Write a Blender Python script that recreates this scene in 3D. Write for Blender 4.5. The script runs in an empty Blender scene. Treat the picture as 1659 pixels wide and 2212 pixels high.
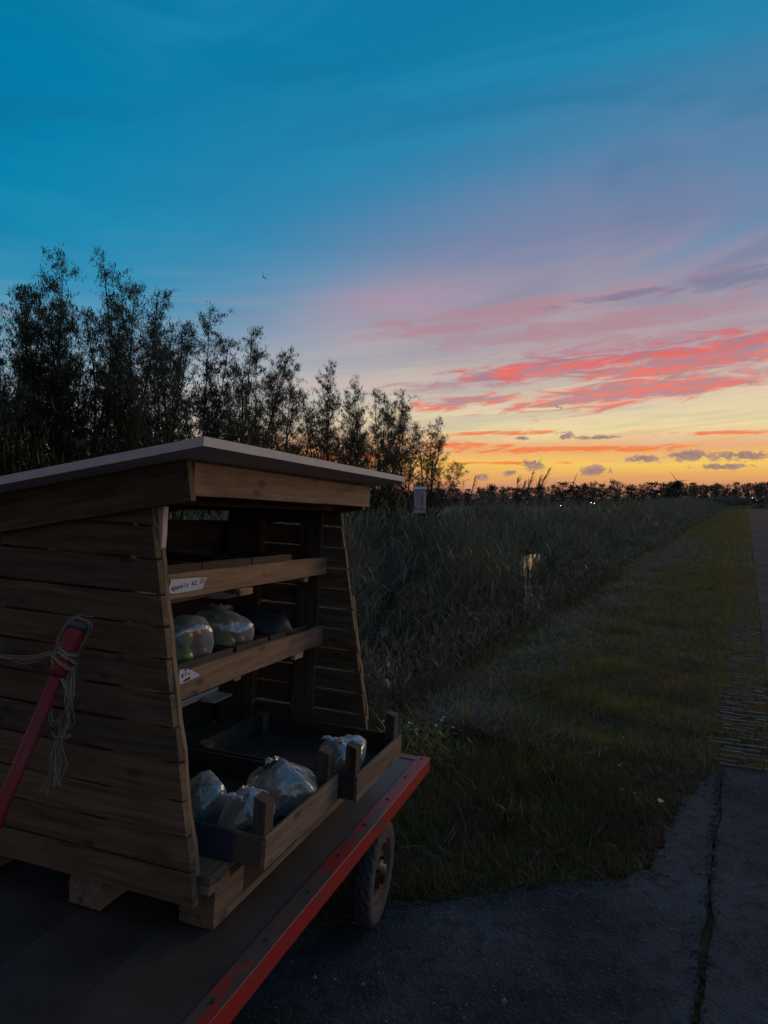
import bpy, bmesh, math, random
import numpy as np
from mathutils import Matrix, Vector

random.seed(7); RNG = np.random.default_rng(7)
SC = bpy.context.scene
COL = SC.collection
rad = math.radians

# ------------------------------------------------------------------ camera
CAM_H = 1.6
PITCH = -1.147
cam_d = bpy.data.cameras.new('camera')
cam = bpy.data.objects.new('camera', cam_d); COL.objects.link(cam)
cam.location = (0, 0, CAM_H); cam.rotation_euler = (rad(90 + PITCH), 0, 0)
cam_d.sensor_fit = 'VERTICAL'; cam_d.sensor_height = 24.0
cam_d.lens = 24.0 * 1534 / 2212
cam_d.clip_start = 0.02; cam_d.clip_end = 8000
SC.camera = cam

# ------------------------------------------------------------------ view
SC.view_settings.view_transform = 'Standard'; SC.view_settings.look = 'None'
SC.view_settings.gamma = 1.0; SC.view_settings.exposure = 0.0
SC.view_settings.use_curve_mapping = False
SC.render.engine = 'CYCLES'
SC.cycles.use_denoising = True
SC.cycles.max_bounces = 6; SC.cycles.transparent_max_bounces = 16
SC.cycles.sample_clamp_indirect = 4.0

# ------------------------------------------------------------------ dusk sky (world)
SUN_AZ = rad(48)                     # where the sun went down, right of the frame

def lin(c):
    out = []
    for v in c[:3]:
        v = v / 255.0
        out.append(v / 12.92 if v <= 0.04045 else ((v + 0.055) / 1.055) ** 2.4)
    return (*out, 1.0)

world = bpy.data.worlds.new('World'); SC.world = world; world.use_nodes = True
WT = world.node_tree; WT.nodes.clear()

class NG:
    """tiny helper to write node maths as calls"""
    def __init__(s, t): s.t = t
    def _in(s, sock, v):
        if hasattr(v, 'is_output') or isinstance(v, bpy.types.NodeSocket): s.t.links.new(v, sock)
        else: sock.default_value = v
    def m(s, op, a, b=0.0, c=0.0, clamp=False):
        n = s.t.nodes.new('ShaderNodeMath'); n.operation = op; n.use_clamp = clamp
        for i, v in enumerate((a, b, c)): s._in(n.inputs[i], v)
        return n.outputs[0]
    def step(s, x, lo, hi):
        n = s.t.nodes.new('ShaderNodeMapRange'); n.interpolation_type = 'SMOOTHSTEP'
        s._in(n.inputs[0], x); n.inputs[1].default_value = lo; n.inputs[2].default_value = hi
        n.inputs[3].default_value = 0; n.inputs[4].default_value = 1
        return n.outputs[0]
    def mix(s, f, a, b, mode='MIX'):
        n = s.t.nodes.new('ShaderNodeMix'); n.data_type = 'RGBA'; n.blend_type = mode
        s._in(n.inputs[0], f); s._in(n.inputs[6], a); s._in(n.inputs[7], b)
        return n.outputs[2]
    def ramp(s, x, stops):
        n = s.t.nodes.new('ShaderNodeValToRGB'); e = n.color_ramp.elements
        while len(e) > 1: e.remove(e[-1])
        e[0].position = stops[0][0]; e[0].color = stops[0][1]
        for p, c in stops[1:]:
            q = e.new(p); q.color = c
        s._in(n.inputs[0], x); return n.outputs[0]
    def xyz(s, x, y, z):
        n = s.t.nodes.new('ShaderNodeCombineXYZ')
        for i, v in enumerate((x, y, z)): s._in(n.inputs[i], v)
        return n.outputs[0]
    def noise(s, vec, scale, detail=4, rough=0.55, dist=0.0):
        n = s.t.nodes.new('ShaderNodeTexNoise')
        s.t.links.new(vec, n.inputs['Vector']); n.inputs['Scale'].default_value = scale
        n.inputs['Detail'].default_value = detail; n.inputs['Roughness'].default_value = rough
        n.inputs['Distortion'].default_value = dist
        return n.outputs[0]

def px_dir(x, y):
    """azimuth, elevation of a direction given in 1659x2212 picture units (for placing clouds in the sky)"""
    v = Vector(((x - 829.5) / 1534, 1.0, (1106 - y) / 1534)); v.rotate(Matrix.Rotation(rad(PITCH), 3, 'X'))
    v.normalize(); return math.atan2(v.x, v.y), math.asin(v.z)

g = NG(WT)
tc = WT.nodes.new('ShaderNodeTexCoord')
sep = WT.nodes.new('ShaderNodeSeparateXYZ'); WT.links.new(tc.outputs['Generated'], sep.inputs[0])
AZ = g.m('ARCTAN2', sep.outputs[0], sep.outputs[1])
EL = g.m('ARCSINE', g.m('MINIMUM', g.m('MAXIMUM', sep.outputs[2], -1.0), 1.0))
SHEAR = 0.075
VEC = g.xyz(AZ, EL, 0.0)
VEC2 = g.xyz(AZ, g.m('SUBTRACT', EL, g.m('MULTIPLY', AZ, SHEAR)), 0.0)      # streaks climb gently to the right
def vmadd(vec, mul, add):
    n = WT.nodes.new('ShaderNodeVectorMath'); n.operation = 'MULTIPLY_ADD'; WT.links.new(vec, n.inputs[0])
    n.inputs[1].default_value = mul; n.inputs[2].default_value = add; return n.outputs[0]
def vdot(vec):
    n = WT.nodes.new('ShaderNodeVectorMath'); n.operation = 'DOT_PRODUCT'; WT.links.new(vec, n.inputs[0]); WT.links.new(vec, n.inputs[1]); return n.outputs['Value']
def noise2(vec, sx, sy, off, detail, rough=.6, dist=0.0):
    n = WT.nodes.new('ShaderNodeTexNoise'); n.noise_dimensions = '2D'; WT.links.new(vmadd(vec, (sx, sy, 1), (off, off * 1.7, 0)), n.inputs['Vector'])
    n.inputs['Scale'].default_value = 1.0; n.inputs['Detail'].default_value = detail; n.inputs['Roughness'].default_value = rough; n.inputs['Distortion'].default_value = dist
    return n.outputs[0]
def blobs(vec, sheared, L):
    """soft union of ellipses placed in the sky (picture units, converted to azimuth and elevation)"""
    q = None
    for (x, y, hw, hh) in L:
        a0, e0 = px_dir(x, y); e0 = e0 - SHEAR * a0 if sheared else e0; k = (1534.0 / (hw * .9), 1534.0 / hh)
        d = vdot(vmadd(vec, (k[0], k[1], 0), (-a0 * k[0], -e0 * k[1], 0))); q = d if q is None else g.m('MINIMUM', q, d)
    return g.m('EXPONENT', g.m('MULTIPLY', q, -1.0))
# slow warp so that nothing is ruler-straight, and faint streaks
warp = g.m('SUBTRACT', noise2(VEC2, 3.2, 13.0, .7, 3), 0.5)
streak = g.m('SUBTRACT', noise2(VEC2, 3.0, 42.0, 3.3, 3, .6), 0.5)
fine = noise2(VEC2, 14.0, 88.0, 1.7, 5, .62, .7)
fine2 = noise2(VEC2, 24.0, 170.0, 8.2, 4, .6, .6)
puff = noise2(VEC, 75.0, 120.0, 5.0, 4, .62, .4)
lowfade = g.step(EL, 0.0, 0.18)
band = g.m('SUBTRACT', noise2(VEC2, 1.6, 8.5, 6.1, 3, .55, .6), 0.5)
ELW = g.m('ADD', EL, g.m('MULTIPLY', warp, g.m('MULTIPLY', lowfade, 0.06)))
ELW = g.m('ADD', ELW, g.m('MULTIPLY', streak, 0.024))
U = g.m('DIVIDE', g.m('MAXIMUM', ELW, 0.0), math.pi / 2)
def R_(tab): return [(max(0, d) / 90.0, lin(c)) for d, c in tab]
right = g.ramp(U, R_([(0, (196, 138, 118)), (0.9, (214, 150, 112)), (1.9, (236, 176, 100)), (2.8, (250, 204, 100)), (4.0, (236, 172, 120)),
                      (5.3, (240, 220, 164)), (7.2, (228, 208, 176)), (9.2, (206, 186, 174)), (12.5, (184, 164, 170)), (16, (156, 150, 170)),
                      (20, (122, 135, 170)), (25, (86, 132, 170)), (31, (40, 128, 170)), (38, (12, 120, 168)), (50, (84, 120, 158)), (90, (146, 144, 156))]))
left = g.ramp(U, R_([(0, (215, 128, 98)), (1.8, (236, 146, 96)), (3.4, (230, 168, 132)), (5, (204, 174, 170)), (7, (176, 184, 194)), (9.5, (146, 180, 198)),
                     (12.5, (104, 164, 194)), (15.5, (56, 148, 188)), (19.5, (10, 138, 182)), (25, (0, 131, 177)), (33, (0, 122, 168)), (40, (14, 116, 162)), (52, (84, 118, 156)), (90, (146, 144, 156))]))
dAZ = g.m('ABSOLUTE', g.m('WRAP', g.m('SUBTRACT', AZ, SUN_AZ), math.pi, -math.pi))
# veil of thin high cloud reaching up to the right
veil = g.m('SUBTRACT', g.m('ADD', g.m('MULTIPLY', AZ, 0.50), g.m('MULTIPLY', warp, 0.16)), g.m('SUBTRACT', EL, 0.36))
side = g.m('MULTIPLY', g.step(dAZ, 1.36, 0.60), g.m('ADD', 0.35, g.m('MULTIPLY', g.step(veil, -0.10, 0.10), 0.65)))
side = g.m('MAXIMUM', side, g.m('MULTIPLY', g.step(dAZ, 1.10, 0.62), g.step(EL, 0.17, 0.06)))
base = g.mix(side, left, right)
# faint streaky cirrus in the lower sky
lowsky = g.m('MULTIPLY', g.step(EL, 0.34, 0.12), g.step(EL, 0.03, 0.09))
base = g.mix(g.m('MULTIPLY', g.step(streak, 0.0, 0.2), g.m('MULTIPLY', lowsky, .35)), base, lin((214, 176, 178)))
base = g.mix(g.m('MULTIPLY', g.step(streak, 0.0, -0.2), g.m('MULTIPLY', lowsky, .30)), base, lin((140, 150, 172)))
# broad soft bands of thin cloud higher up
hi = g.m('MULTIPLY', g.step(EL, 0.14, 0.30), 1.0)
base = g.mix(g.m('MULTIPLY', g.step(band, 0.0, 0.24), g.m('MULTIPLY', hi, .34)), base, lin((40, 148, 188)))
base = g.mix(g.m('MULTIPLY', g.step(band, 0.0, -0.24), g.m('MULTIPLY', hi, .34)), base, lin((14, 108, 152)))
# soft pink glow patch, lilac and slate bands
base = g.mix(g.m('MULTIPLY', blobs(VEC2, True, [(850, 650, 190, 40)]), 0.36), base, lin((200, 142, 165)))
m = blobs(VEC2, True, [(1130, 668, 420, 22), (1260, 706, 430, 26), (980, 708, 220, 20), (1330, 755, 360, 34), (1000, 830, 190, 16)])
base = g.mix(g.m('MULTIPLY', g.m('MULTIPLY', g.step(g.m('ADD', g.m('MULTIPLY', m, .5), fine), .60, 1.05), g.step(m, 0.02, 0.22)), 0.85), base, lin((180, 138, 152)))
m = blobs(VEC2, True, [(1590, 602, 150, 20), (1330, 642, 150, 10)])
base = g.mix(g.m('MULTIPLY', g.m('MULTIPLY', g.step(g.m('ADD', g.m('MULTIPLY', m, .6), fine), .68, 1.1), g.step(m, 0.02, 0.22)), 0.6), base, lin((108, 118, 152)))
# the red-lit cloud banks
m = blobs(VEC2, True, [(1390, 842, 330, 34), (1270, 862, 220, 16), (1560, 750, 290, 34), (1480, 785, 280, 26), (1160, 800, 220, 24), (1010, 868, 170, 14)])
cov = g.m('MULTIPLY', g.step(g.m('ADD', g.m('MULTIPLY', m, 0.58), fine), 0.68, 0.98), g.step(m, 0.02, 0.22))
redc = g.mix(g.step(g.m('ADD', g.m('MULTIPLY', fine2, .7), g.m('MULTIPLY', fine, .3)), 0.42, 0.60), lin((170, 122, 138)), lin((246, 94, 80)))
base = g.mix(g.m('MULTIPLY', cov, 0.78), base, redc)
# orange streaks near the horizon
m = blobs(VEC, False, [(1250, 970, 330, 9), (1000, 964, 150, 9), (1560, 935, 140, 5), (1100, 935, 200, 6), (700, 990, 300, 16), (1100, 1000, 200, 5)])
base = g.mix(g.m('MULTIPLY', g.m('MULTIPLY', g.step(g.m('ADD', g.m('MULTIPLY', m, .5), fine2), .68, 1.0), g.step(m, 0.02, 0.22)), 0.85), base, lin((246, 122, 66)))
# small grey cumulus above the horizon
m = blobs(VEC, False, [(1150, 1004, 40, 17), (1105, 1022, 22, 10), (1285, 1017, 44, 13), (1390, 991, 46, 11), (1490, 984, 66, 15), (1220, 941, 24, 12), (1600, 985, 80, 14), (1040, 1030, 22, 9), (1130, 946, 26, 6), (1560, 1008, 70, 8), (1290, 945, 60, 6)])
cov = g.m('MULTIPLY', g.step(g.m('ADD', g.m('MULTIPLY', m, .62), puff), 0.80, 1.02), g.step(m, 0.02, 0.22))
base = g.mix(g.m('MULTIPLY', cov, 0.86), base, g.mix(g.step(puff, 0.45, 0.7), lin((136, 114, 122)), lin((178, 146, 132))))
# light falls off towards the darker eastern sky behind the camera; dim below the horizon
east = g.ramp(U, R_([(0, (104, 104, 124)), (6, (150, 124, 132)), (14, (158, 132, 140)), (28, (124, 122, 140)), (55, (124, 130, 150)), (90, (146, 144, 156))]))
base = g.mix(g.step(dAZ, 1.5, 2.4), base, east)
fall = g.m('ADD', 0.55, g.m('MULTIPLY', g.step(dAZ, 2.9, 0.9), 0.45))
base = g.mix(1.0, base, g.xyz(fall, fall, fall), 'MULTIPLY')
base = g.mix(g.step(EL, -0.004, -0.05), base, lin((40, 38, 40)))
nish = WT.nodes.new('ShaderNodeTexSky'); nish.sky_type = 'NISHITA'; nish.sun_disc = False
nish.sun_elevation = rad(1.0); nish.sun_rotation = SUN_AZ
b1 = WT.nodes.new('ShaderNodeBackground'); WT.links.new(base, b1.inputs[0]); b1.inputs[1].default_value = 1.0
b2 = WT.nodes.new('ShaderNodeBackground'); WT.links.new(nish.outputs[0], b2.inputs[0]); b2.inputs[1].default_value = 0.05
ad = WT.nodes.new('ShaderNodeMixShader'); ad.inputs[0].default_value = 0.04
WT.links.new(b1.outputs[0], ad.inputs[1]); WT.links.new(b2.outputs[0], ad.inputs[2])
wo = WT.nodes.new('ShaderNodeOutputWorld'); WT.links.new(ad.outputs[0], wo.inputs[0])

# ------------------------------------------------------------------ last glow of the sun
sun_d = bpy.data.lights.new('sun', 'SUN'); sun = bpy.data.objects.new('sun', sun_d); COL.objects.link(sun)
sun_d.energy = 0.9; sun_d.color = (1.0, 0.60, 0.33); sun_d.angle = rad(30)
sdir = Vector((math.sin(SUN_AZ) * math.cos(rad(7)), math.cos(SUN_AZ) * math.cos(rad(7)), math.sin(rad(7))))
sun.rotation_euler = sdir.to_track_quat('Z', 'Y').to_euler()
sun.location = (20, 30, 20)

# ------------------------------------------------------------------ materials
def new_mat(name):
    m = bpy.data.materials.new(name); m.use_nodes = True
    t = m.node_tree; b = t.nodes['Principled BSDF']
    return m, t, b, NG(t)
def obj_coord(t):
    return t.nodes.new('ShaderNodeTexCoord').outputs['Object']
def mapped(t, vec, scale, loc=None):
    n = t.nodes.new('ShaderNodeMapping'); t.links.new(vec, n.inputs[0]); n.inputs['Scale'].default_value = scale
    if loc is not None: t.links.new(loc, n.inputs['Location'])
    return n.outputs[0]
def bump(t, b, h, strength, dist):
    n = t.nodes.new('ShaderNodeBump'); t.links.new(h, n.inputs['Height'])
    n.inputs['Strength'].default_value = strength; n.inputs['Distance'].default_value = dist
    t.links.new(n.outputs[0], b.inputs['Normal'])
def rnd3(t):
    oi = t.nodes.new('ShaderNodeObjectInfo')
    v = t.nodes.new('ShaderNodeVectorMath'); v.operation = 'SCALE'; v.inputs[0].default_value = (13.1, 27.7, 41.3)
    t.links.new(oi.outputs['Random'], v.inputs['Scale']); return oi.outputs['Random'], v.outputs[0]

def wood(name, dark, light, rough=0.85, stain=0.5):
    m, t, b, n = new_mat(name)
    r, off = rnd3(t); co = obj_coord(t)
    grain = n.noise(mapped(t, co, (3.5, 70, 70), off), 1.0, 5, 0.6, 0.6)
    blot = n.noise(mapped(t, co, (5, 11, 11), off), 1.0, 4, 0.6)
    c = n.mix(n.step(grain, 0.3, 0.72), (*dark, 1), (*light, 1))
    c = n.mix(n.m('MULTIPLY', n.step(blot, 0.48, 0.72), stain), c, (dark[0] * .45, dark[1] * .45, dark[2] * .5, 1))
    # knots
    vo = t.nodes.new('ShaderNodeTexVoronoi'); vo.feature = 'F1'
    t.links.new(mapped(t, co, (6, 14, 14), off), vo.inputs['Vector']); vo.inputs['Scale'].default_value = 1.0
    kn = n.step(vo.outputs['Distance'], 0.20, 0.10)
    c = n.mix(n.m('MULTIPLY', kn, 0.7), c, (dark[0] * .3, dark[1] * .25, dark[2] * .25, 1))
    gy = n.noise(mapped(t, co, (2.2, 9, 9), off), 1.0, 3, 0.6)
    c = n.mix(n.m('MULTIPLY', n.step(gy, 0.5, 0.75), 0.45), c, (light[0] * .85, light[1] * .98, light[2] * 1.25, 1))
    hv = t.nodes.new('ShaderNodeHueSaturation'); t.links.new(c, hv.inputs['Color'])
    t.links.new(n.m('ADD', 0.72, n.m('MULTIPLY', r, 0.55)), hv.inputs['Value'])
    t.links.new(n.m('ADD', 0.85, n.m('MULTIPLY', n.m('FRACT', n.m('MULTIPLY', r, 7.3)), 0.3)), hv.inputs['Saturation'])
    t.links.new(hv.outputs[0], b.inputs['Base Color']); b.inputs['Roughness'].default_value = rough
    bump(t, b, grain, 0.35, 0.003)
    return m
def plain(name, col, rough=0.6, metal=0.0, var=0.15, scale=6.0, bumpd=0.0):
    m, t, b, n = new_mat(name); co = obj_coord(t)
    no = n.noise(mapped(t, co, (scale,) * 3), 1.0, 5, 0.6)
    c = n.mix(no, tuple(v * (1 - var) for v in col) + (1,), tuple(min(1, v * (1 + var)) for v in col) + (1,))
    t.links.new(c, b.inputs['Base Color']); b.inputs['Roughness'].default_value = rough; b.inputs['Metallic'].default_value = metal
    if bumpd: bump(t, b, no, 0.4, bumpd)
    return m
def leafy(name, c1, c2, trans=0.35, rough=0.55, patch=None):
    m, t, b, n = new_mat(name); t.nodes.remove(b)
    geo = t.nodes.new('ShaderNodeNewGeometry')
    c = n.mix(geo.outputs['Random Per Island'], (*c1, 1), (*c2, 1))
    if patch:
        no = n.noise(mapped(t, obj_coord(t), (patch[1],) * 3), 1.0, 4, 0.6)
        c = n.mix(n.step(no, 0.45, 0.62), c, n.mix(geo.outputs['Random Per Island'], (*patch[0], 1), tuple(v * 1.6 for v in patch[0]) + (1,)))
    p = t.nodes.new('ShaderNodeBsdfPrincipled'); t.links.new(c, p.inputs['Base Color']); p.inputs['Roughness'].default_value = rough
    p.inputs['Specular IOR Level'].default_value = 0.35
    tr = t.nodes.new('ShaderNodeBsdfTranslucent'); t.links.new(c, tr.inputs[0])
    mx = t.nodes.new('ShaderNodeMixShader'); mx.inputs[0].default_value = trans
    t.links.new(p.outputs[0], mx.inputs[1]); t.links.new(tr.outputs[0], mx.inputs[2])
    t.links.new(mx.outputs[0], t.nodes['Material Output'].inputs[0])
    return m

M = {}
M['wall_wood'] = wood('weathered_plank_wood', (.060, .045, .025), (.152, .113, .063))
M['rail_wood'] = wood('pale_pine_wood', (.20, .115, .060), (.36, .225, .125), stain=.35)
M['crate_wood'] = wood('old_crate_wood', (.10, .075, .055), (.235, .18, .135), stain=.6)
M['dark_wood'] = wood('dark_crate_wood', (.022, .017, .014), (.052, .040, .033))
M['post_wood'] = wood('dark_post_wood', (.040, .030, .024), (.095, .072, .055))
M['pole_red'] = plain('dull_red_pole_paint', (.20, .012, .022), .55, var=.3, scale=12)
M['pallet_wood'] = wood('pallet_wood', (.11, .08, .05), (.22, .165, .105))
M['ledge_wood'] = wood('pale_lit_ledge_wood', (.42, .33, .27), (.60, .50, .43), stain=.2)  # pale tone puts sky light on the back ledges into the colour
M['roof'] = plain('grey_roof_board', (.56, .54, .52), .8, var=.18, scale=30)
M['tyre'] = plain('dusty_rubber', (.040, .043, .047), .9, var=.3, scale=25)
M['rim'] = plain('rusty_red_rim', (.018, .008, .008), .6, var=.4, scale=20)
M['black_metal'] = plain('dark_metal', (.03, .03, .032), .5, .3)
M['paper'] = plain('white_paper', (.46, .53, .60), .7, var=.05)
M['ink'] = plain('black_ink', (.012, .014, .02), .6)
M['rope'] = plain('baler_twine', (.26, .25, .17), .9, var=.3, scale=60)
M['grip'] = plain('blue_grey_cap', (.06, .07, .085), .6)
M['apple_green'] = plain('green_apple_skin', (.20, .25, .04), .3, var=.3, scale=20)
M['apple_red'] = plain('red_apple_skin', (.20, .045, .03), .3, var=.4, scale=20)
M['produce'] = leafy('leafy_produce', (.03, .06, .015), (.10, .14, .03), .2)
M['tray'] = plain('black_tray', (.018, .016, .016), .6)
# red paint, chipped off to wood along the flat top
def red_paint():
    m, t, b, n = new_mat('worn_red_paint'); co = obj_coord(t); r, off = rnd3(t)
    no = n.noise(mapped(t, co, (4, 14, 14), off), 1.0, 6, 0.65)
    fi = n.noise(mapped(t, co, (40, 40, 40)), 1.0, 4, 0.6)
    c = n.mix(fi, (.24, .011, .013, 1), (.34, .019, .021, 1))
    geo = t.nodes.new('ShaderNodeTexCoord'); sn = t.nodes.new('ShaderNodeSeparateXYZ'); t.links.new(geo.outputs['Normal'], sn.inputs[0])
    sx = t.nodes.new('ShaderNodeSeparateXYZ'); t.links.new(co, sx.inputs[0])
    wear = n.m('MULTIPLY', n.step(sn.outputs[2], .5, .9), n.m('ADD', .03, n.m('MULTIPLY', n.step(sx.outputs[0], .9, -.1), .17)))   # treads wear the flat top
    k = n.step(n.m('ADD', no, wear), 0.57, 0.66)
    c = n.mix(k, c, n.mix(fi, (.045, .034, .030, 1), (.10, .075, .066, 1)))
    t.links.new(c, b.inputs['Base Color']); b.inputs['Roughness'].default_value = .5
    bump(t, b, no, .2, .002); return m
M['red'] = red_paint()
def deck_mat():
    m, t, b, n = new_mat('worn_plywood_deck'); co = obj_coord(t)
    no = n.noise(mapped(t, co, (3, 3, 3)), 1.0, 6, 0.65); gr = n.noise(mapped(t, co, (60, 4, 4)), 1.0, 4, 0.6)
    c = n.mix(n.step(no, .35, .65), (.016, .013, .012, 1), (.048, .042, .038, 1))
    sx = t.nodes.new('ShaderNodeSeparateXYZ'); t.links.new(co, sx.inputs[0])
    c = n.mix(n.m('MULTIPLY', n.step(n.m('ADD', sx.outputs[0], n.m('MULTIPLY', no, .5)), .3, 1.5), .8), c, (.15, .14, .132, 1))   # paler towards the tail end
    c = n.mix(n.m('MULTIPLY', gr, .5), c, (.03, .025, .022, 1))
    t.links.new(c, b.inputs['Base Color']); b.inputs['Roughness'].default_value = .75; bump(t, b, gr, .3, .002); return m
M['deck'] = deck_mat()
def blue_board():
    m, t, b, n = new_mat('blue_painted_board'); co = obj_coord(t)
    sx = t.nodes.new('ShaderNodeSeparateXYZ'); t.links.new(co, sx.inputs[0])
    gr = n.noise(mapped(t, co, (5, 60, 60)), 1.0, 4, .6)
    k = n.step(n.m('ADD', sx.outputs[0], n.m('MULTIPLY', gr, .03)), .215, .23)
    c = n.mix(k, n.mix(gr, (.016, .022, .055, 1), (.030, .040, .095, 1)), n.mix(gr, (.05, .04, .035, 1), (.12, .09, .07, 1)))
    t.links.new(c, b.inputs['Base Color']); b.inputs['Roughness'].default_value = .7; return m
M['blue'] = blue_board()
def asphalt():
    m, t, b, n = new_mat('asphalt'); co = obj_coord(t)
    a = n.noise(mapped(t, co, (1.1,) * 3), 1.0, 5, .6); f = n.noise(mapped(t, co, (85,) * 3), 1.0, 3, .6)
    mid = n.noise(mapped(t, co, (14,) * 3), 1.0, 4, .65)
    vo = t.nodes.new('ShaderNodeTexVoronoi'); vo.inputs['Scale'].default_value = 75; t.links.new(co, vo.inputs['Vector'])
    c = n.mix(n.step(a, .38, .62), (.031, .034, .039, 1), (.067, .072, .082, 1))
    c = n.mix(n.m('MULTIPLY', n.step(mid, .47, .65), .55), c, (.018, .019, .022, 1))
    c = n.mix(n.m('MULTIPLY', n.step(f, .58, .70), .7), c, (.13, .135, .145, 1))
    t.links.new(c, b.inputs['Base Color']); b.inputs['Roughness'].default_value = .95; b.inputs['Specular IOR Level'].default_value = .06
    h = n.m('ADD', n.m('MULTIPLY', vo.outputs['Distance'], .6), n.m('MULTIPLY', mid, .9)); bump(t, b, h, .5, .008); return m
M['asphalt'] = asphalt()
def soil():
    m, t, b, n = new_mat('grassy_soil'); co = obj_coord(t)
    a = n.noise(mapped(t, co, (.9,) * 3), 1.0, 6, .65); f = n.noise(mapped(t, co, (30,) * 3), 1.0, 5, .7)
    c = n.mix(n.step(a, .4, .62), (.045, .046, .020, 1), (.070, .052, .034, 1))
    c = n.mix(n.m('MULTIPLY', f, .7), c, (.034, .032, .018, 1))
    t.links.new(c, b.inputs['Base Color']); b.inputs['Roughness'].default_value = .95; bump(t, b, f, .8, .03); return m
M['soil'] = soil()
def water():
    m, t, b, n = new_mat('ditch_water'); co = obj_coord(t)
    b.inputs['Base Color'].default_value = (.012, .014, .012, 1); b.inputs['Roughness'].default_value = .04; b.inputs['IOR'].default_value = 1.33
    no = n.noise(mapped(t, co, (2.5, 2.5, 2.5)), 1.0, 3, .5); bump(t, b, no, .05, .02); return m
M['water'] = water()
M['concrete'] = plain('old_concrete', (.15, .147, .142), .9, var=.35, scale=8, bumpd=.004)
M['grass'] = leafy('verge_grass', (.088, .114, .026), (.205, .220, .062), .46, patch=((.135, .104, .060), .9))
M['mown'] = leafy('mown_reed_litter', (.085, .074, .050), (.27, .225, .155), .25, .8)
M['reed'] = leafy('reed_leaves', (.055, .076, .042), (.175, .200, .125), .34, .5, patch=((.105, .092, .052), .45))
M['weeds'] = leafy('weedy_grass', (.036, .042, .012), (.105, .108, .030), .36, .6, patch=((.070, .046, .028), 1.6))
M['reed_dry'] = leafy('dry_reed_stalks', (.07, .062, .04), (.16, .13, .085), .15, .8)
M['plume'] = leafy('reed_plume', (.07, .045, .035), (.13, .09, .065), .3, .9)
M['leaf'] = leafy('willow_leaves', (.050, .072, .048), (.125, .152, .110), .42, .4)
M['far_leaf'] = leafy('far_tree_leaves', (.030, .036, .020), (.060, .060, .035), .3, .6)
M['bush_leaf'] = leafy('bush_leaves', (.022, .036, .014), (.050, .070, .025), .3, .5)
M['bark'] = plain('bark', (.040, .034, .028), .9, var=.4, scale=9)
M['petal'] = plain('white_petals', (.52, .52, .46), .6)
M['white_paint'] = plain('white_steel', (.55, .56, .58), .5)
M['brick_wall'] = plain('far_brick', (.20, .11, .08), .9, var=.2)
M['roof_tile'] = plain('far_roof_tile', (.14, .10, .09), .8, var=.2)
M['bird'] = plain('dark_feathers', (.02, .02, .022), .8)
def emit(name, col, s):
    m, t, b, n = new_mat(name); b.inputs['Emission Color'].default_value = (*col, 1); b.inputs['Emission Strength'].default_value = s; return m
M['lamp_white'] = emit('lamp_glow_white', (1, .93, .8), 9); M['lamp_warm'] = emit('lamp_glow_warm', (1, .7, .35), 9)
def bag_mat(name, tint):
    m, t, b, n = new_mat(name); t.nodes.remove(b)
    tr = t.nodes.new('ShaderNodeBsdfTransparent'); gl = t.nodes.new('ShaderNodeBsdfGlossy'); gl.inputs['Roughness'].default_value = .22
    gl.inputs[0].default_value = (*tint, 1)
    df = t.nodes.new('ShaderNodeBsdfDiffuse'); df.inputs[0].default_value = (*[v * .8 for v in tint], 1)
    tl = t.nodes.new('ShaderNodeBsdfTranslucent'); tl.inputs[0].default_value = (*[v * .8 for v in tint], 1)
    lw = t.nodes.new('ShaderNodeLayerWeight'); lw.inputs[0].default_value = .45
    vo = t.nodes.new('ShaderNodeTexVoronoi'); vo.inputs['Scale'].default_value = 26; wv = n.noise(obj_coord(t), 40.0, 3, .6)
    vm = t.nodes.new('ShaderNodeVectorMath'); vm.operation = 'ADD'; t.links.new(obj_coord(t), vm.inputs[0]); t.links.new(n.xyz(n.m('MULTIPLY', wv, .03), n.m('MULTIPLY', wv, .03), 0.0), vm.inputs[1])
    t.links.new(vm.outputs[0], vo.inputs['Vector']); no = vo.outputs['Distance']
    for q in (gl, lw, df, tl):
        bp = t.nodes.new('ShaderNodeBump'); bp.inputs['Strength'].default_value = .55; bp.inputs['Distance'].default_value = .010
        t.links.new(no, bp.inputs['Height']); t.links.new(bp.outputs[0], q.inputs['Normal'])
    a = t.nodes.new('ShaderNodeMixShader'); a.inputs[0].default_value = .5; t.links.new(df.outputs[0], a.inputs[1]); t.links.new(tl.outputs[0], a.inputs[2])
    e = t.nodes.new('ShaderNodeMixShader'); e.inputs[0].default_value = .40; t.links.new(a.outputs[0], e.inputs[1]); t.links.new(gl.outputs[0], e.inputs[2])
    f = t.nodes.new('ShaderNodeMixShader'); t.links.new(n.m('ADD', .30, n.m('MULTIPLY', lw.outputs['Facing'], .5), clamp=True), f.inputs[0])
    t.links.new(tr.outputs[0], f.inputs[1]); t.links.new(e.outputs[0], f.inputs[2])
    t.links.new(f.outputs[0], t.nodes['Material Output'].inputs[0]); return m
M['bag'] = bag_mat('clear_plastic_bag', (.80, .92, 1.0))

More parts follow.
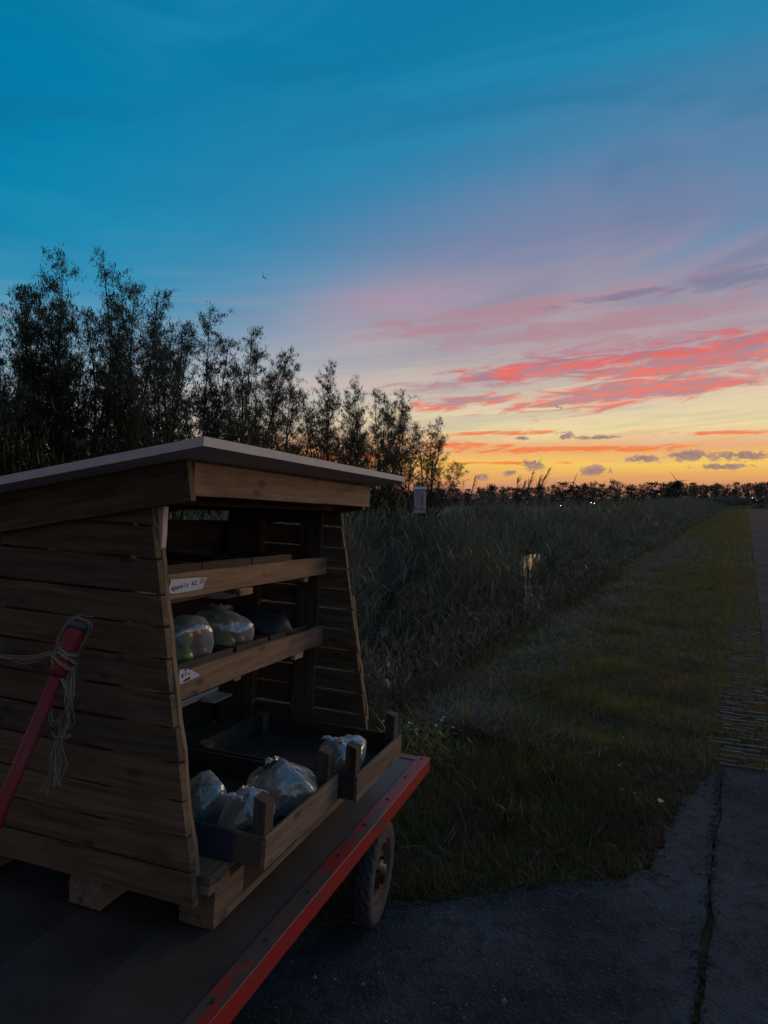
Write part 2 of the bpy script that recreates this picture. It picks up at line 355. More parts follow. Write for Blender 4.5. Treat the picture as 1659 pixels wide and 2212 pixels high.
# ------------------------------------------------------------------ object helpers
def mesh_from(name, verts, faces, mat, smooth=False):
    me = bpy.data.meshes.new(name); me.from_pydata([tuple(v) for v in verts], [], faces); me.update()
    if mat: me.materials.append(M[mat] if isinstance(mat, str) else mat)
    if smooth: me.polygons.foreach_set('use_smooth', [True] * len(me.polygons))
    return me
def mesh_np(name, V, quads, mat, tris=None, smooth=False):
    me = bpy.data.meshes.new(name); V = np.asarray(V, np.float32)
    nq = len(quads); nt = 0 if tris is None else len(tris)
    me.vertices.add(len(V)); me.vertices.foreach_set('co', V.ravel())
    idx = np.concatenate([np.asarray(quads, np.int32).ravel()] + ([np.asarray(tris, np.int32).ravel()] if nt else []))
    me.loops.add(len(idx)); me.loops.foreach_set('vertex_index', idx)
    st = np.concatenate([np.arange(nq) * 4, nq * 4 + np.arange(nt) * 3]).astype(np.int32)
    me.polygons.add(nq + nt); me.polygons.foreach_set('loop_start', st)
    me.update(calc_edges=True); me.validate()
    me.materials.append(M[mat])
    if smooth: me.polygons.foreach_set('use_smooth', np.ones(nq + nt, bool))
    return me
def link(name, data, parent=None, loc=(0, 0, 0), rot=None, label=None, cat=None, group=None, kind=None):
    o = bpy.data.objects.new(name, data); COL.objects.link(o)
    if parent is not None: o.parent = parent
    o.location = loc
    if rot is not None: o.rotation_euler = rot
    if label: o['label'] = label
    if cat: o['category'] = cat
    if group: o['group'] = group
    if kind: o['kind'] = kind
    return o
class MB:
    def __init__(s): s.v = []; s.f = []
    def add(s, v, f):
        k = len(s.v); s.v += [Vector(q) for q in v]; s.f += [tuple(i + k for i in q) for q in f]; return s
    def box(s, c, d):
        x, y, z = c; a, b, h = d[0] / 2, d[1] / 2, d[2] / 2
        return s.add([(x - a, y - b, z - h), (x + a, y - b, z - h), (x + a, y + b, z - h), (x - a, y + b, z - h),
                      (x - a, y - b, z + h), (x + a, y - b, z + h), (x + a, y + b, z + h), (x - a, y + b, z + h)],
                     [(0, 3, 2, 1), (4, 5, 6, 7), (0, 1, 5, 4), (1, 2, 6, 5), (2, 3, 7, 6), (3, 0, 4, 7)])
    def tube(s, pts, radii, n=6, cap=True):
        pts = [Vector(p) for p in pts]; k = len(s.v); ref = Vector((0.31, 0.17, 0.93))
        if not hasattr(radii, '__len__'): radii = [radii] * len(pts)
        for i, p in enumerate(pts):
            d = (pts[min(i + 1, len(pts) - 1)] - pts[max(i - 1, 0)]).normalized()
            if abs(d.dot(ref)) > .95: a = d.cross(Vector((1, 0, 0))).normalized()
            else: a = d.cross(ref).normalized()
            b = d.cross(a)
            for j in range(n):
                t = 2 * math.pi * j / n; s.v.append(p + (a * math.cos(t) + b * math.sin(t)) * radii[i])
        for i in range(len(pts) - 1):
            for j in range(n): s.f.append((k + i * n + j, k + i * n + (j + 1) % n, k + (i + 1) * n + (j + 1) % n, k + (i + 1) * n + j))
        if cap:
            s.f.append(tuple(k + j for j in range(n))[::-1]); e = k + (len(pts) - 1) * n; s.f.append(tuple(e + j for j in range(n)))
        return s
    def lathe_x(s, prof, n=32, wob=None):
        """revolve (x, r) profile round the x axis"""
        k = len(s.v); m = len(prof)
        for j in range(n):
            t = 2 * math.pi * j / n
            for i, (x, r) in enumerate(prof):
                rr = r + (wob(i, j) if wob else 0); s.v.append(Vector((x, rr * math.cos(t), rr * math.sin(t))))
        for j in range(n):
            for i in range(m - 1):
                a = k + j * m + i; b = k + ((j + 1) % n) * m + i; s.f.append((a, b, b + 1, a + 1))
        return s
    def mesh(s, name, mat, smooth=False): return mesh_from(name, s.v, s.f, mat, smooth)

def plank_mesh(L, W, T, mat, seg=3, jit=.0012, ch=.002, seed=None, bulge=None):
    """board along x, width along z, thickness along y, chamfered, slightly uneven edges"""
    rr = random.Random(seed if seed is not None else random.random()); v = []; f = []
    w, t = W / 2, T / 2; ch = min(ch, t * .4, w * .4)
    prof = [(-t, -w + ch), (-t + ch, -w), (t - ch, -w), (t, -w + ch), (t, w - ch), (t - ch, w), (-t + ch, w), (-t, w - ch)]
    for i in range(seg + 1):
        x = -L / 2 + L * i / seg; ex = rr.uniform(-jit, jit) if i in (0, seg) else 0
        a, b = rr.uniform(-jit, jit), rr.uniform(-jit, jit); k = rr.uniform(-jit, jit) * .7
        if bulge: b += bulge(x)
        for (y, z) in prof: v.append((x + ex, y + k, z + (a if z < 0 else b)))
    for i in range(seg):
        for j in range(8): f.append((i * 8 + j, i * 8 + (j + 1) % 8, (i + 1) * 8 + (j + 1) % 8, (i + 1) * 8 + j))
    f = [q[::-1] for q in f]
    f.append(tuple(range(8))); f.append(tuple(seg * 8 + j for j in range(8))[::-1])
    return mesh_from('board', v, f, mat)
ROT = {'x': (0, 0, 0), 'y': (0, 0, math.pi / 2), 'z': (0, -math.pi / 2, 0)}
def beam(name, parent, lo, hi, mat, off=(0, 0, 0), **kw):
    """board filling the box lo..hi (trailer coordinates), grain along its longest side"""
    d = [hi[i] - lo[i] for i in range(3)]; c = [(hi[i] + lo[i]) / 2 - off[i] for i in range(3)]
    ax = max(range(3), key=lambda i: d[i])
    if ax == 0: me, r = plank_mesh(d[0], d[2], d[1], mat, **kw), (0, 0, 0)
    elif ax == 1: me, r = plank_mesh(d[1], d[2], d[0], mat, **kw), (0, 0, math.pi / 2)
    else: me, r = plank_mesh(d[2], d[0], d[1], mat, **kw), (0, -math.pi / 2, 0)
    me.name = name
    return link(name, me, parent, c, r)

def blades(P, H, Wd, yaw, lean, curve, k=3, tipw=.05, up=None):
    """ribbon blades: base P(N,3), length H, width, yaw of bend direction, initial lean, extra bend -> V, quads"""
    N = len(P); t = np.linspace(0, 1, k + 1)
    V = np.zeros((N, k + 1, 2, 3), np.float32)
    dx, dy = np.cos(yaw), np.sin(yaw); sx, sy = -dy, dx
    pos = P.astype(np.float64).copy(); ang = lean.copy()
    for i in range(k + 1):
        w = Wd * (np.maximum(tipw, 1 - t[i] ** 1.6)) * .5 * (0.55 + 0.45 * min(1, t[i] * 4))
        V[:, i, 0, 0] = pos[:, 0] - sx * w; V[:, i, 0, 1] = pos[:, 1] - sy * w; V[:, i, 0, 2] = pos[:, 2]
        V[:, i, 1, 0] = pos[:, 0] + sx * w; V[:, i, 1, 1] = pos[:, 1] + sy * w; V[:, i, 1, 2] = pos[:, 2]
        if i < k:
            st = H / k; pos[:, 0] += dx * np.sin(ang) * st; pos[:, 1] += dy * np.sin(ang) * st; pos[:, 2] += np.cos(ang) * st
            ang = ang + curve / k
    base = np.arange(N)[:, None] * (k + 1) * 2 + np.arange(k)[None, :] * 2
    Q = np.stack([base, base + 1, base + 3, base + 2], -1).reshape(-1, 4)
    return V.reshape(-1, 3), Q
def join(parts):
    Vs, Qs, k = [], [], 0
    for V, Q in parts: Vs.append(V); Qs.append(Q + k); k += len(V)
    return np.concatenate(Vs), np.concatenate(Qs)

# ------------------------------------------------------------------ place frame: s across the road (right +), t along it
D_ = np.array([math.sin(rad(27.07)), math.cos(rad(27.07))]); N_ = np.array([D_[1], -D_[0]])
def st(s, t): return np.array([s * N_[0] + t * D_[0], s * N_[1] + t * D_[1]])
def ss(x, a, b):
    q = np.clip((x - a) / (b - a), 0, 1); return q * q * (3 - 2 * q)
def hnoise(x, y, sc):
    return (np.sin(x * 1.7 * sc + 1.3 * np.sin(y * 1.1 * sc)) * np.cos(y * 1.9 * sc + .7 * np.sin(x * .8 * sc + 2)) )
WATER_Z = -.55
def height(x, y):
    s = x * N_[0] + y * N_[1]; t = x * D_[0] + y * D_[1]
    fade = ss(t, 2.9, 4.6)
    h = -.10 * ss(-s, 1.5, 2.6) - .75 * ss(-s, 2.5, 4.1) + .72 * ss(-s, 7.0, 8.8)
    h = h * fade
    r = np.hypot(x, y)
    h = h - 1.9 * ss(r, 45, 170) * ss(-s, 8, 30)
    bay = ss(s, -.6, -.1) + (1 - ss(t, 2.5, 3.4))
    h = h + (1 - np.clip(bay, 0, 1)) * (.025 * hnoise(x, y, 2.1) + .012 * hnoise(x + 3, y, 6.0)) * ss(r, 1, 4)
    return h - .012
def gz(x, y): return float(height(np.array([x]), np.array([y]))[0])

# ------------------------------------------------------------------ ground, water, roads
def axis(lo, hi, n_in, far):
    a = np.linspace(lo, hi, n_in); o = np.geomspace(1, far / max(1, abs(hi)), 30)[1:] * max(1, abs(hi))
    o2 = -np.geomspace(1, far / max(1, abs(lo)), 30)[1:] * max(1, abs(lo)); return np.concatenate([o2[::-1], a, o])
sa = axis(-14, 6, 130, 2600); ta = axis(-3, 40, 180, 3000)
S2, T2 = np.meshgrid(sa, ta, indexing='ij'); gx = S2 * N_[0] + T2 * D_[0]; gy = S2 * N_[1] + T2 * D_[1]
V = np.stack([gx, gy, height(gx, gy)], -1).reshape(-1, 3); n2 = len(ta)
ii, jj = np.meshgrid(np.arange(len(sa) - 1), np.arange(n2 - 1), indexing='ij'); q0 = (ii * n2 + jj).ravel()
link('ground', mesh_np('ground', V, np.stack([q0, q0 + n2, q0 + n2 + 1, q0 + 1], -1), 'soil', smooth=True), kind='structure', label='grassy verge, ditch banks and flat fields')
# ditch water
wv = [(*st(-9.2, 3.2), WATER_Z), (*st(-3.0, 3.2), WATER_Z), (*st(-3.0, 260), WATER_Z), (*st(-9.2, 260), WATER_Z)]
link('water', mesh_from('water', wv, [(0, 1, 2, 3)], 'water'), kind='structure', label='still ditch water mirroring the sunset between the reeds')
# road: a strip with an uneven left edge
def strip(name, left, right, z, mat, label):
    v = []; f = []; n = len(left); m = 8
    for (a, b) in zip(left, right):
        for k in range(m + 1):
            p = a + (b - a) * k / m; v.append((p[0], p[1], z))
    for i in range(n - 1):
        for k in range(m): q = i * (m + 1) + k; f.append((q, q + 1, q + m + 2, q + m + 1))
    return link(name, mesh_from(name, v, f, mat), kind='structure', label=label)
tv = np.concatenate([np.arange(-3, 4.62, .06), [4.63, 4.66], np.arange(4.8, 30, .4), np.geomspace(30, 420, 40)])
L, Rr = [], []
for t in tv:
    j = .008 * math.sin(t * 5.1) + .004 * math.sin(t * 13 + 1) + .003 * math.sin(t * 41)
    hole = .006 * math.exp(-((t - 2.85) / .12) ** 2)
    bend = 0.00012 * max(0, t - 60) ** 2
    L.append(st((-.112 + j + hole if t < 4.64 else .17 + j * .6) + bend, t)); Rr.append(st(3.3 + j + bend, t))
strip('road', L, Rr, .006, 'asphalt', 'narrow grey asphalt road running to the horizon at right')
# side bay under the trailer (boundary traced from the site)
edge = [(1.91, 4.085), (1.80, 3.98), (1.71, 3.87), (1.61, 3.74), (1.51, 3.62), (1.44, 3.50), (1.38, 3.39), (1.28, 3.25), (1.2, 3.1), (1.16, 3.03), (1.06, 2.98), (1.01, 2.94), (.91, 2.92),
        (.83, 2.91), (.66, 2.89), (.43, 2.81), (.25, 2.78), (.08, 2.77), (-.3, 2.72), (-.9, 2.75), (-1.8, 2.85), (-3.0, 2.9), (-5, 3.0), (-8, 3.2)]
ev = []
for i in range(len(edge) - 1):
    a, b = np.array(edge[i]), np.array(edge[i + 1]); k = max(1, int(np.linalg.norm(b - a) / .05))
    for q in range(k):
        p = a + (b - a) * q / k; ev.append(p + np.array([.018 * math.sin(p[0] * 31) + .012 * math.sin(p[1] * 57), .014 * math.sin(p[0] * 47 + 1) + .01 * math.sin(p[0] * 90)]))
ev.append(np.array(edge[-1]))
seam = []
for t in np.arange(4.44, -3, -.06):
    j = .008 * math.sin(t * 5.1 + .1) + .004 * math.sin(t * 13 + 1.3) + .004 * math.sin(t * 33)
    hole = -.012 * math.exp(-((t - 2.80) / .13) ** 2)
    w = max(.001, .004 + .012 * math.sin(t * 3.1)) if t < 3.5 else .001
    seam.append(st(-.118 + j + hole - w, t))
bm = bmesh.new()
ring = [(*p, .010) for p in seam[::-1]] + [(*p, .010) for p in ev] + [(-8, -3.5, .010)]
vs = [bm.verts.new(p) for p in ring]; fc = bm.faces.new(vs)
if fc.normal.z < 0: fc.normal_flip()
bmesh.ops.triangulate(bm, faces=[fc]); me = bpy.data.meshes.new('lay_by'); bm.to_mesh(me); bm.free(); me.materials.append(M['asphalt'])
for p in me.polygons:
    if p.normal.z < 0: p.flip()
link('lay_by', me, kind='structure', label='dark asphalt lay-by under the trailer')

# grass-concrete pavers along the road edge
pav = link('paver_strip', None, kind='structure', label='strip of slotted concrete grass pavers beside the road')
def paver_mesh(seed):
    rr = random.Random(seed); b = MB()
    for k in range(5):
        y = -.2 + .04 + k * .08; x = -.17 + rr.uniform(-.06, .06); x1 = .155 + rr.uniform(-.02, .02)
        while x < x1 - .03:
            w_ = rr.uniform(.06, .17); e = min(x + w_, x1)
            if rr.random() < .78: b.box(((x + e) / 2, y + rr.uniform(-.008, .008), rr.uniform(-.006, .004)), (e - x, .018 + rr.uniform(-.004, .008), .05))
            x = e + rr.uniform(.0, .02)
    return b.mesh('grass_paver', 'concrete')
pms = [paver_mesh(i) for i in range(7)]
for k in range(24):
    t = 4.85 + k * .40; p = st(-.002 + random.uniform(-.012, .012), t)
    link('grass_paver', pms[k % 7], pav, (p[0], p[1], random.uniform(-.016, -.008) - .0006 * k), (random.uniform(-.01, .01), 0, -rad(27.07) + random.uniform(-.015, .015)))

# ------------------------------------------------------------------ trailer frame
Xl = Vector((0.94512079, -0.32280824, -0.0504136)); Yl = Vector((0.32139488, 0.94632679, -0.03421902)); Zl = Vector((0.05875392, 0.01613843, 0.99814204))
TO = Vector((0.20088, 3.06420, 0.47))
TM = Matrix(((Xl.x, Yl.x, Zl.x, TO.x), (Xl.y, Yl.y, Zl.y, TO.y), (Xl.z, Yl.z, Zl.z, TO.z), (0, 0, 0, 1)))
def root(name, base, label, cat, group=None, rz=0.0):
    o = link(name, None, label=label, cat=cat, group=group)
    o.matrix_world = TM @ Matrix.Translation(base) @ Matrix.Rotation(rz, 4, 'Z'); return o

# trailer ------------------------------------------------------------
YN = -2.75; XW = -1.30
tr = root('flatbed_trailer', (-.65, -1.3, -.45), 'low flatbed trailer with worn grey deck and chipped red edge', 'trailer'); ob = (-.65, -1.3, -.45)
dx_ = (-.053 - XW - .055) / 5
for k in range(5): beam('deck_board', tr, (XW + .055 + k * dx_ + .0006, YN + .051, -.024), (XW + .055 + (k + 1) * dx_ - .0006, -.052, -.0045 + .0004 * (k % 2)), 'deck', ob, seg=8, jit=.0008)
def rail(name, lo, hi): return beam(name, tr, lo, hi, 'red', ob, seg=12, jit=.0012, ch=.0007)
r1 = rail('side_rail', (-.052, YN, -.058), (0, 0, 0)); r2 = rail('side_rail', (XW, YN, -.058), (XW + .052, 0, 0))
e1 = rail('end_rail', (XW + .053, -.05, -.057), (-.053, -.001, -.001)); e2 = rail('end_rail', (XW + .053, YN + .001, -.057), (-.053, YN + .05, -.001))
bolt = MB().tube([(0, 0, -.001), (0, 0, .0025)], [.0065, .0055], 8).mesh('bolt', 'black_metal')
for y in np.arange(-.03, -2.6, -.235): link('bolt', bolt, tr, (-.028 - ob[0] + random.uniform(-.004, .004), y - ob[1], .0006 - ob[2]))
for x in (-.35, -.95): beam('chassis_beam', tr, (x - .03, YN + .1, -.14), (x + .03, -.1, -.059), 'black_metal', ob)
for yy in (-.48, -2.32):
    ax = MB().tube([(-1.22, yy, -.285), (-.10, yy, -.285)], .022, 10); ax.v = [p - Vector(ob) for p in ax.v]
    link('axle', ax.mesh('axle', 'black_metal', True), tr)
    for x in (-.36, -.94): beam('axle_hanger', tr, (x - .02, yy - .03, -.29), (x + .02, yy + .03, -.141), 'black_metal', ob)
RT = .186; RR = .108
TW = .68
prof = [(x * TW, r) for x, r in [(-.030, RR), (-.044, RR + .012), (-.050, RR + .040), (-.047, RT - .014), (-.038, RT - .004), (-.019, RT), (0, RT + .001), (.019, RT), (.038, RT - .004), (.047, RT - .014), (.050, RR + .040), (.044, RR + .012), (.030, RR)]]
tyre_me = MB().lathe_x(prof, 72, lambda i, j: (-.006 if (i in (3, 4, 8, 9) and j % 3 == 0) or (i in (5, 7) and j % 3 == 1) else 0)).mesh('tyre', 'tyre')
rim_me = MB().lathe_x([(-.02, RR + .002), (.022, RR + .004), (.024, RR - .004), (.014, RR - .016), (.012, .062), (.022, .045), (.024, .032), (.040, .028), (.042, .001)], 36).mesh('rim', 'rim', True)
nut_me = MB().tube([(.020, 0, 0), (.032, 0, 0)], .007, 6).mesh('wheel_nut', 'black_metal')
def wheel(x, y, flip):
    w = link('wheel', tyre_me, tr, (x - ob[0], y - ob[1], -.285 - ob[2]), (random.random(), 0, (math.pi if flip else 0) + .07)); w.name = 'wheel'
    rm = link('rim', rim_me, w)
    for k in range(5):
        a = k * 2 * math.pi / 5; link('wheel_nut', nut_me, w, (0, .052 * math.cos(a), .052 * math.sin(a)))
for y in (-.48, -2.32): wheel(-.068, y, False); wheel(-1.235, y, True)
# drawbar folded up, red pole
top = Vector((-.505, -1.60, .735)); dv = Vector((-.622, -1.845, .004)); 
db = MB().tube([dv - Vector(ob), dv.lerp(top, .86) - Vector(ob)], [.017, .0155], 14).mesh('drawbar', 'pole_red', True)
dbo = link('drawbar', db, tr)
sl = MB().tube([dv.lerp(top, q) - Vector(ob) for q in (.845, .86, .985, 1.0)], [.017, .0215, .0225, .021], 14).mesh('handle_sleeve', 'pole_red', True); link('handle_sleeve', sl, dbo)
cp = MB().tube([dv.lerp(top, q) - Vector(ob) for q in (.997, 1.012, 1.022)], [.0235, .0235, .014], 14).mesh('end_cap', 'grip', True); link('end_cap', cp, dbo)

beam('hinge_bracket', tr, (-.66, -1.885, -.002), (-.585, -1.80, .03), 'black_metal', ob)

# rope ---------------------------------------------------------------
rp = root('rope', top, 'frayed pale twine knotted round the raised red drawbar', 'rope')
ax_ = (top - dv).normalized(); e_a = ax_.cross(Vector((0, 1, 0))).normalized(); e_b = ax_.cross(e_a)
def strands(name, ctrl, n, spread, r=.0012, seed=0):
    rr = random.Random(seed); b = MB()
    for k in range(n):
        off = [Vector((rr.gauss(0, spread), rr.gauss(0, spread), rr.gauss(0, spread))) for _ in ctrl]; pts = []
        for i in range(len(ctrl) - 1):
            p0, p1 = Vector(ctrl[i]), Vector(ctrl[i + 1])
            pm, pn = Vector(ctrl[max(i - 1, 0)]), Vector(ctrl[min(i + 2, len(ctrl) - 1)])
            for q in range(4):
                u = q / 4
                c = .5 * ((2 * p0) + (p1 - pm) * u + (2 * pm - 5 * p0 + 4 * p1 - pn) * u * u + (3 * p0 - pm - 3 * p1 + pn) * u ** 3)
                pts.append(c + off[i].lerp(off[i + 1], u))
        pts.append(Vector(ctrl[-1]) + off[-1]); b.tube(pts, r, 4)
    return link(name, b.mesh(name, 'rope'), rp)
def on(q, ang, r): return dv.lerp(top, q) + (e_a * math.cos(ang) + e_b * math.sin(ang)) * r - top
for k, (q, n) in enumerate(((.90, 7), (.885, 6), (.93, 4))):
    strands('wrap', [on(q + .012 * math.sin(a * 1.0 + k), a, .025) for a in np.linspace(0, 6.6, 14)], n, .0028, seed=k)
strands('wrap', [on(.905, 0, .026), on(.96, .4, .032), on(1.018, 1.2, .024), on(1.03, 2.2, .012), on(1.01, 3.6, .028), on(.94, 4.6, .03), on(.90, 5.0, .026)], 6, .003, seed=9)
strands('taut_line', [on(.90, 1.5, .026), Vector((-.07, -.012, -.075)), Vector((-.16, .0, -.098)), Vector((-.32, .03, -.11)), Vector((-.40, .055, -.10))], 9, .0045, seed=11)
strands('loop', [on(.885, 3.0, .03), Vector((-.03, -.03, -.12)), Vector((-.045, -.03, -.18)), Vector((-.03, -.03, -.23)), Vector((.01, -.03, -.17)), on(.89, 1.0, .03)], 4, .003, seed=12)
strands('tail', [on(.89, 4.6, .028), Vector((.012, -.03, -.16)), Vector((.004, -.025, -.22)), Vector((-.012, -.022, -.27)), Vector((-.016, -.02, -.33)), Vector((-.012, -.02, -.385))], 9, .0075, seed=13)
strands('tail', [Vector((-.03, -.03, -.255)), Vector((-.022, -.028, -.262)), Vector((.0, -.026, -.26)), Vector((.018, -.026, -.255)), Vector((-.006, -.024, -.27))], 4, .003, seed=14)
strands('tail', [Vector((-.02, -.026, -.27)), Vector((-.03, -.024, -.31)), Vector((-.034, -.022, -.36)), Vector((-.05, -.02, -.41))], 6, .004, seed=15)

# pallet under the stall ---------------------------------------------
PX0, PX1, PY0, PY1 = -.96, -.165, -1.508, -.305
pb = (-.56, -.9, 0); pal = root('pallet', pb, 'wooden block pallet lying on the trailer deck under the stall', 'pallet')
for x in (PX0, (PX0 + PX1) / 2 - .05, PX1 - .10): beam('bottom_board', pal, (x, PY0 + .05, .001), (x + .10, PY1, .022), 'pallet_wood', pb)
for x in (PX0, -.567, PX1 - .105):
    for y in (PY0, -.98, PY1 - .145):
        yy = y if x != PX1 - .105 else max(y, PY0 + .055)
        beam('block', pal, (x + .002, yy, .023 if yy > PY0 + .01 else .003), (x + .103, yy + .14, .098), 'pallet_wood', pb, seg=1)
for y in (PY0, -.98, PY1 - .145): beam('stringer', pal, (PX0, y + .02, .099), (PX1, y + .12, .120), 'pallet_wood', pb)
for k in range(6): x = PX0 + k * .139; beam('deck_board', pal, (x, PY0 + .022, .121), (x + .10, PY1 - .002, .142), 'pallet_wood', pb)

# stall ----------------------------------------------------------------
sb = (-.5, -.9, .087); stall = root('produce_stall', sb, 'small slatted wooden produce stall with sloping grey roof on the trailer', 'stall')
zs = [.087, .169, .250, .332, .423, .507, .587, .669, .748, .825, .911, .993, 1.075]
def roof_z(x): return 1.182 + (x + .14) * .195          # underside of the roof board
def side_wall(ynear, thick, zlist, seed):
    rr = random.Random(seed)
    w = beam('side_wall', stall, (-.53, ynear + thick + .001 if ynear < -1 else ynear - .024, .144), (-.432, ynear + thick + .024 if ynear < -1 else ynear - .001, 1.04), 'wall_wood', sb)
    # children sit in the post's own frame: undo its rotation
    inv = (Matrix.Translation(w.location) @ w.rotation_euler.to_matrix().to_4x4()).inverted()
    for i in range(len(zlist) - 1):
        z0, z1 = zlist[i] + .0032 + rr.uniform(-.001, .001), zlist[i + 1] - .0032 + rr.uniform(-.001, .001)
        jx = rr.uniform(-.004, .004)
        xf = lambda z: -.160 - z * .1975 + jx
        xb = -.835 + rr.uniform(-.003, .003)
        zt = [z1] * 4
        n = 4; xs0 = [xb + (xf(z0) - xb) * k / n for k in range(n + 1)]; xs1 = [xb + (xf(z1) - xb) * k / n for k in range(n + 1)]
        v = []; cz = (z0 + z1) / 2; cx = -.5; cy = ynear + thick / 2; warp_ = rr.uniform(-.0015, .0015)
        for k in range(n + 1):
            a, b2 = rr.uniform(-.0012, .0012), rr.uniform(-.0012, .0012); dy = warp_ * math.sin(k / n * math.pi)
            for (xx, zz) in ((xs0[k], z0 + a), (xs1[k], min(z1 + b2, roof_z(xs1[k]) - .004))):
                v.append((xx - cx, -thick / 2 + dy, zz - cz)); v.append((xx - cx, thick / 2 + dy, zz - cz))
        f = []
        for k in range(n):
            a = k * 4; b_ = a + 4
            f += [(a, b_, b_ + 2, a + 2), (a + 1, a + 3, b_ + 3, b_ + 1), (a, a + 1, b_ + 1, b_), (a + 2, b_ + 2, b_ + 3, a + 3)]
        f += [(0, 2, 3, 1), (n * 4, n * 4 + 1, n * 4 + 3, n * 4 + 2)]
        o = link('plank', mesh_from('plank', v, f, 'wall_wood'), w)
        o.matrix_local = inv @ Matrix.Translation(Vector((cx, cy, cz)) - Vector(sb))
    return w
wl = side_wall(-1.53, .021, zs, 3)
zr = [.090, .147, .2315, .3155, .4005, .4835, .5645, .649, .7295, .8125, .8965, .983, 1.07]
wr = side_wall(-.30, .020, zr, 5)
# corner posts at the back, lath along the slanting front edges
for y0, y1 in ((-1.508, -1.472), (-.338, -.302)): beam('corner_post', stall, (-.834, y0, .144), (-.70, y1, 1.045), 'wall_wood', sb)
def lath(y0, y1, z0, z1, dx, w=.03, seed=1):
    a = Vector((-.160 - z0 * .1975 + dx, (y0 + y1) / 2, z0)); b = Vector((-.160 - z1 * .1975 + dx, (y0 + y1) / 2, z1)); L_ = (b - a).length
    me = plank_mesh(L_, w, y1 - y0, 'rail_wood', seg=12, jit=.003, seed=seed, bulge=lambda x: .0)
    o = link('edge_lath', me, stall, (a + b) / 2 - Vector(sb)); d = (b - a).normalized()
    o.rotation_euler = Matrix(((d.x, 0, -d.z), (0, 1, 0), (d.z, 0, d.x))).to_euler()
lath(-1.508, -1.490, .15, 1.035, -.016, .030, 4); lath(-.279, -.262, .20, .70, -.014, .026, 8)
beam('edge_lath', stall, (-.375, -1.507, .935), (-.345, -1.485, 1.04), 'ledge_wood', sb)
# fascias: side boards slope with the roof
def fascia(y0, y1, x0, x1, hgt, mat='wall_wood'):
    a = Vector((x0, (y0 + y1) / 2, roof_z(x0) - .004 - hgt / 2)); b = Vector((x1, (y0 + y1) / 2, roof_z(x1) - .004 - hgt / 2))
    d = (b - a).normalized(); o = link('fascia', plank_mesh((b - a).length, hgt, y1 - y0, mat, seg=6, jit=.0015), stall, (a + b) / 2 - Vector(sb))
    o.rotation_euler = Matrix(((d.x, 0, -d.z), (0, 1, 0), (d.z, 0, d.x))).to_euler()
fascia(-1.553, -1.532, -.845, -.245, .098); fascia(-.277, -.256, -.845, -.285, .09)
beam('front_fascia', stall, (-.268, -1.528, 1.072), (-.247, -.282, 1.154), 'rail_wood', sb, seg=6)
beam('header', stall, (-.392, -1.506, 1.048), (-.370, -.304, 1.118), 'dark_wood', sb)
for y in (-1.50, -.90, -.33): 
    a = Vector((-.80, y + .02, roof_z(-.80) - .024)); b = Vector((-.272, y + .02, roof_z(-.272) - .024)); d = (b - a).normalized()
    o = link('rafter', plank_mesh((b - a).length, .038, .03, 'wall_wood'), stall, (a + b) / 2 - Vector(sb)); o.rotation_euler = Matrix(((d.x, 0, -d.z), (0, 1, 0), (d.z, 0, d.x))).to_euler()
# roof board
x0, x1, y0, y1 = -1.00, -.14, -1.66, -.158
nv = 14; v = []; f = []
for i in range(nv + 1):
    y = y0 + (y1 - y0) * i / nv
    for (x, dz) in ((x0, 0), (x1, 0), (x1, .0215), (x0, .0215)):
        v.append((x - sb[0], y - sb[1], roof_z(x) + dz + .004 * (i / nv) - sb[2] + random.uniform(-.0006, .0006)))
for i in range(nv):
    a = i * 4; b = a + 4
    f += [(a, a + 1, b + 1, b), (a + 1, a + 2, b + 2, b + 1), (a + 2, a + 3, b + 3, b + 2), (a + 3, a, b, b + 3)]
f += [(0, 3, 2, 1), (nv * 4, nv * 4 + 1, nv * 4 + 2, nv * 4 + 3)]
link('roof', mesh_from('roof', v, f, 'roof'), stall)
# back wall boards with open slots, pale ledges
back = [(.147, .2075), (.208, .2685), (.35, .4295), (.43, .5115), (.512, .5935), (.594, .675), (.755, .8295), (.83, .9045), (.905, .982), (1.022, 1.045)]
bw = beam('back_wall', stall, (-.868, -.95, .144), (-.850, -.87, 1.03), 'wall_wood', sb)
inv = (Matrix.Translation(bw.location) @ bw.rotation_euler.to_matrix().to_4x4()).inverted()
for (z0, z1) in back:
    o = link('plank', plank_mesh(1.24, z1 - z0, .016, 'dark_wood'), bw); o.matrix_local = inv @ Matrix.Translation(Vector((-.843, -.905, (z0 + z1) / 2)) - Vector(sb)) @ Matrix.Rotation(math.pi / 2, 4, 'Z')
for z in (.678, .271):
    beam('ledge', stall, (-.833, -1.47, z), (-.806, -.345, z + .012), 'ledge_wood', sb)
    beam('ledge', stall, (-.804, -.575, z - .002), (-.735, -.445, z + .007), 'ledge_wood', sb)
beam('back_corner_board', stall, (-.804, -.44, .144), (-.788, -.345, 1.04), 'dark_wood', sb)
# shelves: front rail, support blocks, shelf boards
for zt, zb, zbd in ((.857, .786, .80), (.575, .497, .515)):
    beam('shelf_rail', stall, (-.430, -1.505, zb), (-.409, -.303, zt), 'rail_wood', sb, seg=8, jit=.002)
    for y in (-1.42, -.96, -.47): beam('shelf_bearer', stall, (-.80, y, zbd - .038), (-.432, y + .04, zbd - .001), 'rail_wood', sb)
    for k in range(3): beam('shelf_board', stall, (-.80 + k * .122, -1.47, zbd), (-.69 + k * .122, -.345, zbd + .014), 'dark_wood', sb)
beam('shelf_block', stall, (-.428, -1.0, .762), (-.408, -.915, .785), 'rail_wood', sb); beam('shelf_block', stall, (-.428, -.56, .476), (-.408, -.49, .496), 'rail_wood', sb)

